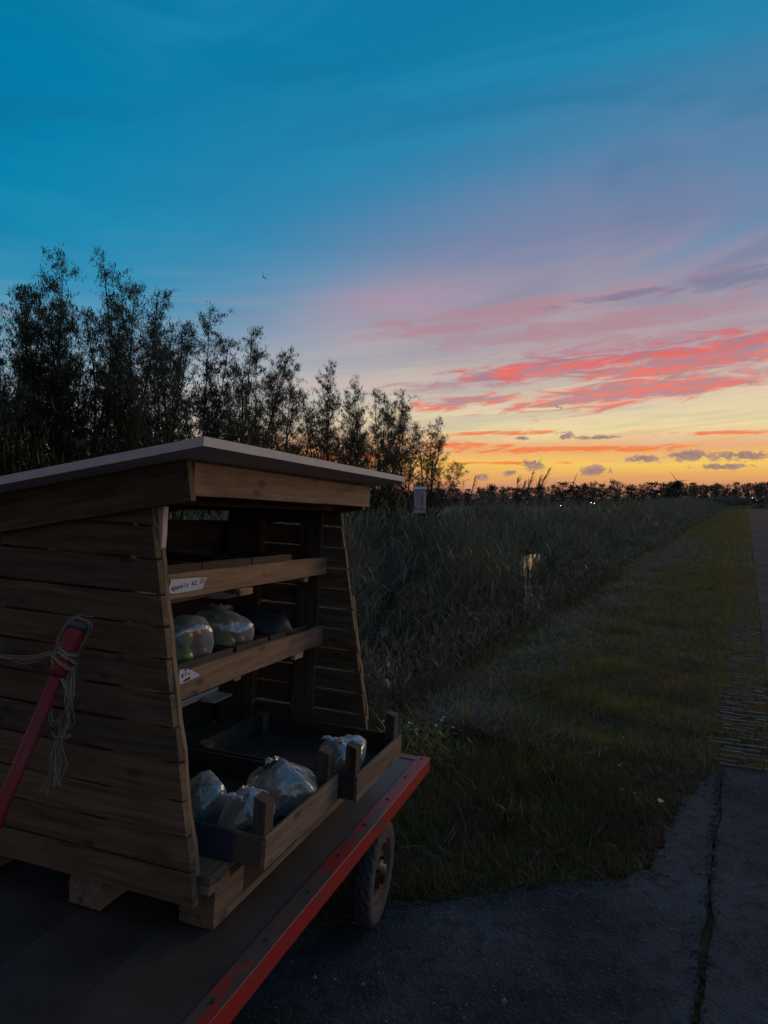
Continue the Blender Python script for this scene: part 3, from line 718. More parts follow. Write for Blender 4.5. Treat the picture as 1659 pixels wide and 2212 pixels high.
# trays on the shelves -------------------------------------------------
def tray(y0, y1, z, h, label, x0=-.78, x1=-.436, slope=0.0, mat='dark_wood'):
    b = ((x0 + x1) / 2, (y0 + y1) / 2, z); t = root('wooden_tray', b, label, 'tray', 'shallow trays on the stall shelves')
    if slope: t.matrix_world = t.matrix_world @ Matrix.Rotation(slope, 4, 'Y')
    beam('front_board', t, (x1 - .013, y0, z), (x1, y1, z + h), mat, b); beam('back_board', t, (x0, y0, z), (x0 + .012, y1, z + h), mat, b)
    for y in (y0 + .001, y1 - .013): beam('end_board', t, (x0 + .0125, y, z + .001), (x1 - .0135, y + .012, z + h - .002), mat, b)
    beam('bottom', t, (x0 + .0125, y0 + .0135, z + .002), (x1 - .0135, y1 - .0135, z + .010), mat, b)
    return t
for (a, b_, w_) in ((-1.455, -1.185, 'left'), (-1.178, -.888, 'middle'), (-.880, -.582, 'right')):
    tray(a, b_, .815, .062, 'empty dark wooden tray on the top shelf, %s of three' % w_)
for (a, b_, w_) in ((-1.40, -.972, 'holding the bag of green and red apples, behind the small square note'), (-.950, -.735, 'holding the bluish bag in the middle of the lower shelf'), (-.715, -.40, 'with dark goods at the right end of the lower shelf')):
    tray(a, b_, .530, .058, 'dark wooden tray ' + w_)

# price notes -----------------------------------------------------------
GL = {'a': [[(.8, .6), (.5, .75), (.15, .55), (.15, .2), (.45, 0), (.8, .25)], [(.8, .7), (.8, .15), (.95, 0)]],
      'p': [[(.15, .7), (.15, -.5)], [(.15, .55), (.5, .75), (.85, .5), (.75, .1), (.4, 0), (.15, .15)]],
      'e': [[(.15, .35), (.8, .4), (.7, .7), (.35, .7), (.12, .35), (.3, .02), (.8, .1)]],
      'l': [[(.4, 1.15), (.35, .15), (.55, 0)]],
      's': [[(.75, .65), (.4, .75), (.25, .5), (.65, .3), (.6, .05), (.15, .05)]],
      'E': [[(.9, 1.0), (.55, 1.1), (.25, .8), (.25, .3), (.5, 0), (.9, .1)], [(.05, .65), (.7, .65)], [(.05, .4), (.65, .4)]],
      '2': [[(.15, .85), (.5, 1.1), (.8, .8), (.5, .4), (.15, .02), (.9, .05)]],
      ',': [[(.4, .08), (.25, -.25)]], '5': [[(.85, 1.08), (.3, 1.05), (.25, .6), (.65, .65), (.85, .35), (.6, .02), (.2, .08)]],
      '0': [[(.5, 1.08), (.2, .75), (.22, .25), (.5, 0), (.8, .3), (.78, .8), (.5, 1.08)]],
      '1': [[(.25, .75), (.5, 1.1), (.48, 0)]], '=': [[(.1, .35), (.8, .42)], [(.1, .12), (.85, .18)]]}
def ink_lines(text, x, y, h, slant, rise, step, th):
    """strokes as flat ribbons in the (x, z) plane of a note"""
    vv, ff = [], []
    for i, chh in enumerate(text):
        if chh == ' ': continue
        for line in GL[chh]:
            pts = [(x + (i * step + px_ * step * .85 + py_ * slant * step), y + i * step * rise + py_ * h) for px_, py_ in line]
            for a, b in zip(pts, pts[1:]):
                d = Vector((b[0] - a[0], b[1] - a[1])); 
                if d.length < 1e-6: continue
                nrm = Vector((-d.y, d.x)).normalized() * th / 2; e = d.normalized() * th * .3; k = len(vv)
                for q in ((a[0] - nrm.x - e.x, a[1] - nrm.y - e.y), (a[0] + nrm.x - e.x, a[1] + nrm.y - e.y), (b[0] + nrm.x + e.x, b[1] + nrm.y + e.y), (b[0] - nrm.x + e.x, b[1] - nrm.y + e.y)): vv.append((q[0], 0, q[1]))
                ff.append((k, k + 1, k + 2, k + 3))
    return vv, ff
def note(name, base, outline, label):
    # local frame of a note: x runs along the rail (trailer +y), z up, -y faces out (trailer +x)
    o = link(name, None, label=label, cat='note', group='price notes on the shelf rails')
    o.matrix_world = TM @ Matrix.Translation(base) @ Matrix.Rotation(math.pi / 2, 4, 'Z')
    n = len(outline); v = [(x, -.0008 - .004 * c, z) for x, z, c in outline] + [(x, -.004 * c, z) for x, z, c in outline]
    f = [tuple(range(n)), tuple(range(2 * n - 1, n - 1, -1))] + [(i, (i + 1) % n, n + (i + 1) % n, n + i) for i in range(n)]
    bm = bmesh.new(); vs = [bm.verts.new(q) for q in v]; [bm.faces.new([vs[i] for i in q]) for q in f]
    bmesh.ops.recalc_face_normals(bm, faces=bm.faces); me = bpy.data.meshes.new('paper'); bm.to_mesh(me); bm.free(); me.materials.append(M['paper'])
    link('paper', me, o); return o
n1 = note('price_note', (-.4065, -1.29, .823), [(-.097, -.009, .3), (-.075, -.019, .1), (0, -.020, 0), (.070, -.017, .2), (.082, .002, .3), (.093, .014, .5), (.03, .018, 0), (-.083, .020, 0), (-.086, .005, .1)], 'torn paper price note for apples taped to the upper shelf rail')
vv, ff = ink_lines('appels E2,50', -.080, -.0085, .0105, .15, .055, .0134, .0022)
link('lettering', mesh_from('lettering', [(x, y - .0022, z) for x, y, z in vv], ff, 'ink'), n1)
n2 = note('price_note', (-.4065, -1.258, .566), [(-.050, -.019, 0), (-.030, -.021, 0), (.047, -.016, .3), (.050, -.013, .5), (.006, .010, .1), (-.018, .018, 0), (-.050, .021, 0)], 'small white price note with a dark oval drawing on the lower shelf rail')
vv, ff = ink_lines('E1=', -.042, -.003, .009, .2, .10, .0145, .0022)
k = len(vv); ov = [(-.006 + .026 * math.cos(a) , 0, -.0125 + .0042 * math.sin(a) + .003 * math.cos(a)) for a in np.linspace(0, 2 * math.pi, 20, endpoint=False)]
vv += ov; ff.append(tuple(range(k, k + 20))); k = len(vv); vv += [(-.022 + .005 * math.cos(a), 0, .0150 + .003 * math.sin(a)) for a in np.linspace(0, 2 * math.pi, 10, endpoint=False)]; ff.append(tuple(range(k, k + 10)))
link('lettering', mesh_from('lettering', [(x, y - .0016, z) for x, y, z in vv], ff, 'ink'), n2)

# crates in front -------------------------------------------------------
def crate(base, ln, dp, endmat, label, rz=0.0, ztilt=0.0):
    """base = front near bottom corner in trailer coords; extends +y by ln and -x by dp"""
    c = root('slatted_crate', base, label, 'crate', 'open wooden crates at the front of the stall', rz)
    o = (0, 0, 0); h = .083
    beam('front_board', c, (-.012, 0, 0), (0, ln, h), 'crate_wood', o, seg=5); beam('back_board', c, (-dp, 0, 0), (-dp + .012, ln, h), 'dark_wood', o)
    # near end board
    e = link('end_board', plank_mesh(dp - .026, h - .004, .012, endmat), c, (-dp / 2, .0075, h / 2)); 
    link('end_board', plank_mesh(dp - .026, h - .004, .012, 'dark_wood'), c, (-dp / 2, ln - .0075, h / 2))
    for y in (.014, ln - .060):
        for x in (-.013, -dp + .048):
            pts = [(x, y), (x, y + .046), (x - .035, y + .046), (x - .035, y)]
            zt = .168 if x > -.1 else .088; v = [(px_, py_, .0125) for px_, py_ in pts] + [(pts[0][0], pts[0][1], zt - .006), (pts[1][0], pts[1][1], zt - .006), (pts[2][0], pts[2][1], zt + .004), (pts[3][0], pts[3][1], zt + .004)]
            cx, cy = x - .0175, y + .023; v = [(q[0] - cx, q[1] - cy, q[2] - .08) for q in v]
            vz_ = [(q[2], q[1], -q[0]) for q in v]
            po = link('corner_post', mesh_from('corner_post', vz_, [(3, 2, 1, 0), (4, 5, 6, 7), (0, 1, 5, 4), (1, 2, 6, 5), (2, 3, 7, 6), (3, 0, 4, 7)], 'post_wood'), c, (cx, cy, .08), ROT['z'])
    ns = 5
    for k in range(ns):
        x = -.030 - (dp - .06) * (k + .5) / ns; w = (dp - .06) / ns * .485
        beam('bottom_slat', c, (x - w, .015, .002), (x + w, ln - .015, .010), 'dark_wood', o)
    return c
C1 = (-.062, -1.402, .1445); C2 = (-.004, -.915, .1445)
crate(C1, .475, .60, 'blue', 'wooden crate with blue-painted end board holding three plastic bags')
crate(C2, .47, .60, 'dark_wood', 'wooden crate holding one plastic bag at the far end of the trailer', rz=.0)

# bags ------------------------------------------------------------------
def bag_skin(rx, ry, rz, seed, ear=0.0, nf=20, knot=0.35):
    rr = random.Random(seed); ns = [];
    for k in range(nf):
        d = Vector((rr.gauss(0, 1), rr.gauss(0, 1), rr.gauss(0, .8))).normalized(); ns.append((d, rr.uniform(.80, 1.02)))
    ns.append((Vector((0, 0, -1)), .72))
    bm = bmesh.new(); bmesh.ops.create_icosphere(bm, subdivisions=4, radius=1)
    ph = [rr.uniform(0, 6.28) for _ in range(6)]
    for v in bm.verts:
        d = v.co.normalized(); r = min(h / max(1e-3, d.dot(nn)) for nn, h in ns if d.dot(nn) > .05)
        r = min(r, 1.18)
        a = math.atan2(d.y, d.x)
        r *= 1 + .014 * math.sin(a * 7 + ph[0] + d.z * 3) + .008 * math.sin(a * 15 + ph[1] + d.z * 5) + .006 * math.sin(d.z * 17 + a * 5 + ph[2])
        p = d * r
        if d.z > knot:                       # gathered towards the tie
            u = (d.z - knot) / (1 - knot); gth = 1 - .42 * u * u; p = Vector((p.x * gth, p.y * gth, p.z * (1 - .12 * u)))
        v.co = Vector((p.x * rx, p.y * ry, p.z * rz))
    me = bpy.data.meshes.new('plastic_skin'); bm.to_mesh(me); bm.free(); me.materials.append(M['bag']); me.polygons.foreach_set('use_smooth', [True] * len(me.polygons)); return me
def ear_mesh(sz, seed):
    rr = random.Random(seed); b = MB(); n = 7
    for side_ in range(3):
        a0 = rr.uniform(0, 6.28); v = []; f = []
        for i in range(5):
            for j in range(n):
                u = i / 4; w = (j / (n - 1) - .5) * (.25 + 1.5 * u) * sz
                v.append((math.cos(a0) * (u * sz * .9) - math.sin(a0) * w + rr.gauss(0, .05) * sz, math.sin(a0) * (u * sz * .9) + math.cos(a0) * w + rr.gauss(0, .05) * sz, u * sz * .55 * (1 - .5 * u) + .22 * sz * math.sin(j * 2.2 + i) * u))
        for i in range(4):
            for j in range(n - 1): q = i * n + j; f.append((q, q + 1, q + n + 1, q + n))
        b.add(v, f)
    return b.mesh('tied_ends', 'bag')
def sphere_mesh(name, r, mat, n=14, m=9):
    b = MB(); v = [(0, 0, -.82 * r)]; 
    for i in range(1, m):
        ph = -math.pi / 2 + math.pi * i / m
        for j in range(n): th = 2 * math.pi * j / n; v.append((r * math.cos(ph) * math.cos(th), r * math.cos(ph) * math.sin(th), r * .94 * math.sin(ph)))
    v.append((0, 0, .76 * r)); f = []
    for j in range(n): f.append((0, 1 + (j + 1) % n, 1 + j)); f.append((len(v) - 1, 1 + (m - 2) * n + j, 1 + (m - 2) * n + (j + 1) % n))
    for i in range(m - 2):
        for j in range(n): a = 1 + i * n + j; b2 = 1 + i * n + (j + 1) % n; f.append((a, b2, b2 + n, a + n))
    b.add(v, f); return b.mesh(name, mat, True)
AG = sphere_mesh('apple', .033, 'apple_green'); AR = sphere_mesh('apple', .033, 'apple_red')
def greens_mesh(rx, ry, rz, seed):
    rr = np.random.default_rng(seed); n = 160
    d = rr.normal(size=(n, 3)); d /= np.linalg.norm(d, axis=1)[:, None]; P = d * rr.uniform(.2, .8, (n, 1)) * np.array([rx, ry, rz])
    P[:, 2] -= rz * .1
    Vb, Qb = blades(P, rr.uniform(.03, .07, n), rr.uniform(.015, .035, n), rr.uniform(0, 6.28, n), rr.uniform(0, 2.2, n), rr.uniform(-1, 1.5, n), 3)
    e = np.array([rx, ry, rz]) * .86; q = np.linalg.norm(Vb / e, axis=1); Vb = Vb / np.maximum(1, q)[:, None]; Vb[:, 2] = np.maximum(Vb[:, 2], -rz * .66)
    return mesh_np('greens', Vb, Qb, 'produce')
def bag(base, r, seed, label, content, ear=.0, rz=0.0):
    o = root('plastic_bag', base, label, 'bag', 'clear plastic bags of produce', rz)
    link('plastic_skin', bag_skin(*r, seed), o, (0, 0, r[2] * .72))
    if ear: link('tied_ends', ear_mesh(ear, seed), o, (-.2 * r[0], 0, r[2] * 1.45))
    if content == 'apples':
        rr = random.Random(seed); k = 0
        for (ax_, ay_, az_) in ((.42, -.35, .035), (.42, .35, .035), (-.35, -.4, .035), (-.35, .4, .035), (.05, 0, .036), (.25, -.2, .090), (.15, .35, .088), (-.3, 0, .09), (.0, .1, .135)):
            if az_ > r[2] * 1.2: continue
            link('apple', (AG, AR, AG, AR, AG, AG, AR, AG, AR)[k], o, (ax_ * r[0], ay_ * r[1], az_ + .003), (rr.uniform(-.5, .5), rr.uniform(-.5, .5), 0)); k += 1
    else:
        link('greens', greens_mesh(r[0], r[1], r[2], seed), o, (0, 0, r[2] * .72))
zc = .156
bag((-.555, -1.095, .542), (.094, .110, .098), 21, 'clear bag of green and red apples on the lower shelf beside the left wall', 'apples')
bag((-.560, -.845, .542), (.094, .092, .098), 22, 'bluish clear bag in the second tray of the lower shelf', 'apples', .04)
bag((-.325, -1.285, zc), (.070, .085, .088), 23, 'clear bag half hidden behind the left wall edge in the blue-ended crate', 'greens')
bag((-.185, -1.285, zc), (.066, .084, .074), 24, 'clear bag in the near corner of the blue-ended crate, behind its post', 'greens', .04, .0)
bag((-.190, -1.075, zc), (.100, .118, .088), 25, 'largest pale blue bag at the far side of the blue-ended crate', 'greens', .03, .0)
bag((-.135, -.735, zc), (.085, .118, .078), 26, 'clear bag with knotted ends in the far crate', 'greens', .05, .0)
# dark goods at the right of the lower shelf
dg = root('dark_bundle', (-.56, -.555, .5425), 'dark crumpled bundle at the right end of the lower shelf', 'bundle')
me = bag_skin(.11, .12, .07, 31); me.materials.clear(); me.materials.append(M['tray']); link('bundle_skin', me, dg, (0, 0, .0505))

# ------------------------------------------------------------------ vegetation
def tree_mesh(seed, H, nstem, spread, nbr, nleaf, leaf=(.13, .042), low=.16):
    rr = random.Random(seed); rg = np.random.default_rng(seed); b = MB(); LP = []; LD = []
    for k in range(nstem):
        a = k * 2 * math.pi / nstem + rr.uniform(-.5, .5); hh = H * (1.0 if k == 0 else rr.choice((.97, .9, .8, .7, .6)) * rr.uniform(.93, 1.0)); out = spread * (rr.uniform(.1, .35) if k == 0 else rr.uniform(.55, 1.15))
        base = Vector((math.cos(a) * rr.uniform(.05, .28), math.sin(a) * rr.uniform(.05, .28), -.15)); pts = []; n = 12
        wv_ = rr.uniform(0, 6)
        for i in range(n + 1):
            u = i / n
            w = .10 * math.sin(u * 7 + wv_)
            pts.append(base + Vector((math.cos(a) * out * u ** .75 + w * math.sin(a) , math.sin(a) * out * u ** .75 - w * math.cos(a), hh * u)))
        r0 = .02 + .006 * H * rr.uniform(.5, 1.0)
        b.tube(pts, [r0 * (1 - .93 * (i / n) ** .9) + .004 for i in range(n + 1)], 6)
        for j in range(nbr):
            u = low + (1 - low) * (j + rr.random()) / nbr; i = min(n - 1, int(u * n)); p = pts[i].lerp(pts[i + 1], u * n - i)
            if u < .30 and rr.random() < .62: continue
            ba = rr.uniform(0, 6.28); ln = (1.45 * (1 - u) ** .6 + .40) * rr.uniform(.45, 1.2) * H / 9; el_ = rr.uniform(.35, 1.05)
            d = Vector((math.cos(ba) * math.cos(el_), math.sin(ba) * math.cos(el_), math.sin(el_)))
            q = [p, p + d * ln * .5 + Vector((0, 0, .04 * ln)), p + d * ln + Vector((0, 0, .22 * ln))]
            b.tube(q, [.013 * (1.2 - u) + .004, .008 * (1.2 - u) + .003, .003], 3, False)
            m_ = max(6, int(nleaf * (.5 + ln * .55) * rr.uniform(.55, 1.3)))
            # sub twigs as spokes; leaves strung along them
            for tw in range(8):
                f0 = rr.uniform(.25, 1.0); o0 = q[0].lerp(q[1], f0 * 2) if f0 < .5 else q[1].lerp(q[2], f0 * 2 - 1)
                ta_ = rr.uniform(0, 6.28); te = rr.uniform(-.2, 1.2); td = Vector((math.cos(ta_) * math.cos(te), math.sin(ta_) * math.cos(te), math.sin(te))); tl = rr.uniform(.2, .62) * (1.15 - u * .5)
                c = m_ // 8; uu = rg.random(c)
                LP.append(np.array(o0)[None] + np.array(td)[None] * (uu * tl)[:, None] + rg.normal(0, .035, (c, 3))); 
        # leader tuft
        c = nleaf; uu = rg.random(c) ** .8; tp = np.array(pts[-1]); t2 = np.array(pts[-3])
        LP.append(t2[None] + (tp - t2)[None] * (uu * 1.12)[:, None] + rg.normal(0, .07, (c, 3)))
    P = np.concatenate(LP); N = len(P)
    Vb, Qb = blades(P, rg.uniform(.65, 1.35, N) * leaf[0], rg.uniform(.7, 1.3, N) * leaf[1], rg.uniform(0, 6.28, N), rg.uniform(.2, 2.3, N), rg.uniform(-.4, .8, N), 1, .3)
    return b.mesh('trunk', 'bark'), mesh_np('crown', Vb, Qb, 'leaf'), N
WIL = [tree_mesh(100 + i, 9.0, ns, sp, nb, nl) for i, (ns, sp, nb, nl) in enumerate(((5, 1.6, 42, 132), (6, 1.9, 38, 125), (4, 1.4, 48, 140), (6, 2.2, 38, 124), (5, 1.8, 42, 132)))]
def F_src(x, y): return x / 1659 * 3024, y
def at_px(x, y_depth): return (x - 829.5) / 1534 * y_depth
ordn = ['first', 'second', 'third', 'fourth', 'fifth', 'sixth', 'seventh', 'eighth', 'ninth', 'tenth', 'eleventh', 'twelfth', 'thirteenth', 'fourteenth', 'fifteenth', 'sixteenth', 'seventeenth', 'eighteenth', 'nineteenth', 'twentieth']
def place_tree(kind, protos, px, depth, top_p, ki, label, cat, group, wid=1.0, lean=0.0, sink=0.0):
    x = at_px(px, depth); z0 = gz(x, depth) - sink; H = CAM_H + (1075 - top_p) / 1534 * depth - z0
    o = link(kind, None, None, (x, depth, z0), (0, lean, random.uniform(0, 6.28)), label, cat, group)
    tm, cm = protos[ki][:2]; sc_ = H / 9.45
    for nm, me in (('trunk', tm), ('crown', cm)):
        c = link(nm, me, o); c.scale = (sc_ * wid, sc_ * wid, sc_)
    return o
row = [(-70, 18.3, 590), (18, 19.5, 585), (78, 20.2, 600), (140, 20.8, 543), (188, 22.6, 640), (238, 21.6, 535), (284, 23.5, 632), (330, 25.0, 662), (412, 27.0, 645), (490, 29.6, 688), (532, 31.5, 735), (575, 33.5, 790), (625, 35.8, 800), (702, 38.5, 772), (745, 41, 840), (790, 43.5, 808), (828, 46, 835), (866, 48.5, 838), (922, 52.5, 893)]
for i, (px, d, tp) in enumerate(row):
    lab = ('tall willow-like tree in the row behind the stall, %s from the left' % ordn[i]) if i < 18 else 'small willow leaning right at the right-hand end of the tree row'
    place_tree('willow_tree', WIL, px, d, tp, (i * 3 + 1) % 5, lab, 'tree', 'row of willow trees behind the stall', wid=(1.15 if i < 18 else 1.5) * random.uniform(.92, 1.1), lean=(.10 if i == 18 else random.uniform(-.03, .04)))

# bushes below the tree row
def bush_mesh(seed, n=2600):
    rg = np.random.default_rng(seed); rr = random.Random(seed); b = MB(); cs = []
    for k in range(9):
        a = rr.uniform(0, 6.28); r = rr.uniform(.15, .8); h = rr.uniform(.35, .92); p = Vector((math.cos(a) * r, math.sin(a) * r, h)); cs.append(p)
        b.tube([(math.cos(a) * .08, math.sin(a) * .08, -.1), p * .55, p], [.022, .014, .005], 4)
    C = np.array([list(c) for c in cs]); w = rg.integers(0, 9, n)
    P = C[w] + rg.normal(0, 1, (n, 3)) * np.array([.24, .24, .20]); P[:, 2] = np.abs(P[:, 2])
    Vb, Qb = blades(P, rg.uniform(.06, .13, n), rg.uniform(.025, .05, n), rg.uniform(0, 6.28, n), rg.uniform(.2, 2.2, n), rg.uniform(-.4, .8, n), 2, .25)
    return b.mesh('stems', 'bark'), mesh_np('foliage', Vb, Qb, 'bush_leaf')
BU = [bush_mesh(300 + i) for i in range(3)]
def bush(px, depth, top_p, wid, label, i, group='bushes under the tree row'):
    x = at_px(px, depth); z0 = gz(x, depth); H = max(.3, CAM_H + (1075 - top_p) / 1534 * depth - z0)
    o = link('bush', None, None, (x, depth, z0), (0, 0, random.uniform(0, 6.28)), label, 'bush', group)
    for nm, me in zip(('stems', 'foliage'), BU[i % 3]):
        c = link(nm, me, o); c.scale = (wid, wid, H)
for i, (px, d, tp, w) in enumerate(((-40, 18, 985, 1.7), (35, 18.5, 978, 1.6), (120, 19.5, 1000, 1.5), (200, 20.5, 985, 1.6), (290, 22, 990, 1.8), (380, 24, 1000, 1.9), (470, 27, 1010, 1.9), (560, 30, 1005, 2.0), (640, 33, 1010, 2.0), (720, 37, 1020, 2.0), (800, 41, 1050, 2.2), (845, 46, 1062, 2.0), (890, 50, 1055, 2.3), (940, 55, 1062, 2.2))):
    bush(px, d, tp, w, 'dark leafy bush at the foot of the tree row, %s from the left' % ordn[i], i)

# reeds (uncountable mass) ------------------------------------------------
def reed_mass(n, s0, s1, t0, t1, hfun, scale=1.0, leaves=6, dens=None, seed=1):
    rg = np.random.default_rng(seed); s = rg.uniform(s0, s1, n); t = rg.uniform(t0, t1, n)
    if dens is not None: k = rg.random(n) < dens(s, t); s, t = s[k], t[k]
    n = len(s); x = s * N_[0] + t * D_[0]; y = s * N_[1] + t * D_[1]; z = np.maximum(height(x, y), WATER_Z - .1) - .03
    H = hfun(s, t) * rg.uniform(.72, 1.12, n); P = np.stack([x, y, z], -1); yaw = rg.normal(.35, .9, n); lean = np.abs(rg.normal(0, .07, n)); cur = rg.normal(.08, .12, n)
    parts = [blades(P, H, np.full(n, .010 * scale), yaw, lean, cur, 2, .5)]
    yw2 = yaw + math.pi / 2
    for j in range(leaves):
        f = rg.uniform(.22, 1.0, n); Lp = P.copy(); am = lean + cur * f * .5
        Lp[:, 0] += np.cos(yaw) * np.sin(am) * H * f; Lp[:, 1] += np.sin(yaw) * np.sin(am) * H * f; Lp[:, 2] += np.cos(am) * H * f * .985
        parts.append(blades(Lp, rg.uniform(.26, .66, n) * np.minimum(1, H / 1.2) , rg.uniform(.014, .034, n) * scale, np.where(rg.random(n) < .6, rg.normal(.3, .8, n), rg.uniform(0, 6.28, n)), rg.uniform(.15, .9, n), rg.uniform(.2, 1.6, n), 4))
    return join(parts)
def hz(s, t):    # tall in the ditch, low on the near bank
    q = .38 + .75 * ss(-s, 2.7, 4.4) + .46 * ss(-s, 4.6, 6.6)
    q = q * (1 - .42 * np.exp(-((s / t + .448) / .035) ** 2))
    return q * (1 + .14 * np.sin(t * .9 + s) + .10 * np.sin(t * 2.3 + s * 1.7) + .08 * np.sin(t * 5.1 - s * 2))
def pools(s, t):   # open water lanes between the reed beds
    k = np.ones_like(s)
    for a0, w, s0, s1 in ((-.275, .027, -9.0, -2.8), (-.51, .06, -9.0, -2.9), (-.104, .005, -8.0, -4.5)):
        k = k * (1 - (.90 + .10 * np.sin(t * 7.1 + s * 3) * np.sin(s * 11.7)) * np.exp(-((s / t - a0 - .35 * w * np.sin(s * 5.3 + t)) / w) ** 2) * ((s > s0 + .9 * np.sin(s / t * 420) + .5 * np.sin(t * 4)) & (s < s1)))
    return k
def dz(s, t):
    d = .30 + .45 * ss(-s, 5.2, 6.5)
    return np.clip(d * pools(s, t), .0, 1)
Vr, Qr = reed_mass(15000, -8.8, -2.6, 3.6, 34, hz, 1.15, 6, dz, 41)
link('reeds', mesh_np('reeds', Vr, Qr, 'reed'), kind='stuff', label='dense bluish-green reeds growing in and along the ditch')
Vr, Qr = reed_mass(9000, -9.2, -2.8, 34, 150, hz, 2.6, 4, lambda s, t: .75 * pools(s, t), 42)
link('far_reeds', mesh_np('far_reeds', Vr, Qr, 'reed'), kind='stuff', label='distant reeds lining the ditch towards the horizon')
Vr, Qr = reed_mass(5000, -5.2, -2.3, 3.4, 16, lambda s, t: .35 + .5 * ss(-s, 2.4, 4.0) + 0 * t, 1.0, 2, lambda s, t: pools(s, t), 43)
link('dry_stalks', mesh_np('dry_stalks', Vr, Qr, 'reed_dry'), kind='stuff', label='short brown reed stalks on the near ditch bank')
# reeds on the left, seen through the slot behind the stall
Vr, Qr = reed_mass(2600, -16, -8.8, 3, 30, lambda s, t: .9 + 0 * s, 2.2, 4, None, 44)
link('meadow_plants', mesh_np('meadow_plants', Vr, Qr, 'bush_leaf'), kind='stuff', label='rough meadow plants on the far bank below the trees')

# grass -------------------------------------------------------------------
def on_asphalt(x, y, mar=0.0):
    s = x * N_[0] + y * N_[1]; t = x * D_[0] + y * D_[1]
    e = np.array(edge)[::-1]; ye = np.interp(x, e[:, 0], e[:, 1])
    return ((y < ye + .01 - mar) & (x < 1.95)) | ((s > -.13) & (t < 4.66 - mar)) | (s > .165 + mar * .4)
def grass_mass(n, s0, s1, t0, t1, h0, h1, w, seed, keep=None, k=2):
    rg = np.random.default_rng(seed); s = rg.uniform(s0, s1, n); t = rg.uniform(t0, t1, n); x = s * N_[0] + t * D_[0]; y = s * N_[1] + t * D_[1]
    ok = ~on_asphalt(x, y, np.abs(rg.normal(0, .035, n)))
    ok &= ~((s > -.17) & (t > 4.6) & (rg.random(n) < np.clip(.22 - .02 * (t - 5), .02, 1)))
    if keep is not None: ok &= keep(s, t, x, y, rg)
    s, t, x, y = s[ok], t[ok], x[ok], y[ok]; n = len(s)
    cl = .6 + .4 * hnoise(x * 1.3, y * 1.3, 1.9) + .25 * hnoise(x, y, 7.0)
    H = (h0 + (h1 - h0) * rg.random(n) ** 1.6) * np.clip(.65 + .6 * cl, .35, 1.7) * np.where(s > -.17, .75, 1)
    return blades(np.stack([x, y, height(x, y) - .006], -1), H, rg.uniform(.6, 1.4, n) * w, rg.uniform(0, 6.28, n), np.abs(rg.normal(0, .35, n)), rg.uniform(0, 1.5, n), k)
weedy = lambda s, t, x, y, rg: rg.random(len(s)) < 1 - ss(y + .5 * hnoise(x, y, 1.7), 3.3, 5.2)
G = [grass_mass(170000, -3.0, .2, 2.0, 7.5, .03, .11, .0038, 51, lambda s, t, x, y, rg: ~weedy(s, t, x, y, rg), 3), grass_mass(70000, -3.0, .2, 7.5, 18, .035, .12, .009, 52), grass_mass(50000, -3.2, .2, 18, 70, .04, .12, .028, 53), grass_mass(26000, -3.4, .2, 70, 260, .08, .2, .09, 56, None, 1)]
Vg, Qg = join(G); link('grass', mesh_np('grass', Vg, Qg, 'grass'), kind='stuff', label='short tufted verge grass between the lay-by, the ditch and the road')
# taller rough grass by the trailer and bank
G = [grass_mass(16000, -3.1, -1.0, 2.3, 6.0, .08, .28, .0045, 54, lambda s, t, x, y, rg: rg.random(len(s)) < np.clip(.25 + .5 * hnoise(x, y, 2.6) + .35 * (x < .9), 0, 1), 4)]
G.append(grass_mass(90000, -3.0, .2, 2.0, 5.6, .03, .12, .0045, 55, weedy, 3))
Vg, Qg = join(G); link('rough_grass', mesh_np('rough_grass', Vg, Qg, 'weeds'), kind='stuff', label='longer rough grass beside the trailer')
# grass beyond the road and on the field
G = [grass_mass(1, 0, .1, 3, 4, .1, .1, .01, 1)]
rg = np.random.default_rng(60); n = 14000; s = rg.uniform(3.35, 9, n); t = rg.uniform(12, 120, n); x = s * N_[0] + t * D_[0]; y = s * N_[1] + t * D_[1]
Vg, Qg = blades(np.stack([x, y, height(x, y)], -1), rg.uniform(.06, .25, n), np.full(n, .03), rg.uniform(0, 6.28, n), np.abs(rg.normal(0, .3, n)), rg.uniform(0, 1, n), 2)
link('far_verge_grass', mesh_np('far_verge_grass', Vg, Qg, 'grass'), kind='stuff', label='grass on the far side of the road')
# windrow of mown reed
rg = np.random.default_rng(70); n = 8000; t = 4.4 + 24 * rg.random(n) ** 2.0; s = -1.85 + rg.normal(0, .30, n) + .18 * np.sin(t * 1.9) + .12 * np.sin(t * 4.3); x = s * N_[0] + t * D_[0]; y = s * N_[1] + t * D_[1]
ridge = .11 * np.exp(-((s + 1.85) / .25) ** 2) * (.6 + .4 * np.sin(t * 3.1))
P = np.stack([x, y, height(x, y) + .02 + rg.random(n) * (ridge + .02)], -1)
Vg, Qg = blades(P, rg.uniform(.08, .32, n), rg.uniform(.004, .010, n) * np.clip(t / 7, 1, 3), rg.normal(.9, 1.0, n), rg.uniform(1.0, 1.75, n), rg.uniform(-.3, .5, n), 3)
link('mown_reed_litter', mesh_np('mown_reed_litter', Vg, Qg, 'mown'), kind='stuff', label='windrow of pale mown reed drying along the verge')
n = 2200; s = rg.uniform(-2.9, -.2, n); t = rg.uniform(2.6, 14, n); x = s * N_[0] + t * D_[0]; y = s * N_[1] + t * D_[1]; ok = ~on_asphalt(x, y - .05); x, y = x[ok], y[ok]; n = len(x)
Vg, Qg = blades(np.stack([x, y, height(x, y) + .03], -1), rg.uniform(.04, .18, n), rg.uniform(.003, .006, n), rg.uniform(0, 6.28, n), rg.uniform(.9, 1.7, n), rg.uniform(-.3, .4, n), 2)
link('scattered_straw', mesh_np('scattered_straw', Vg, Qg, 'mown'), kind='stuff', label='loose bits of cut reed scattered over the grass')
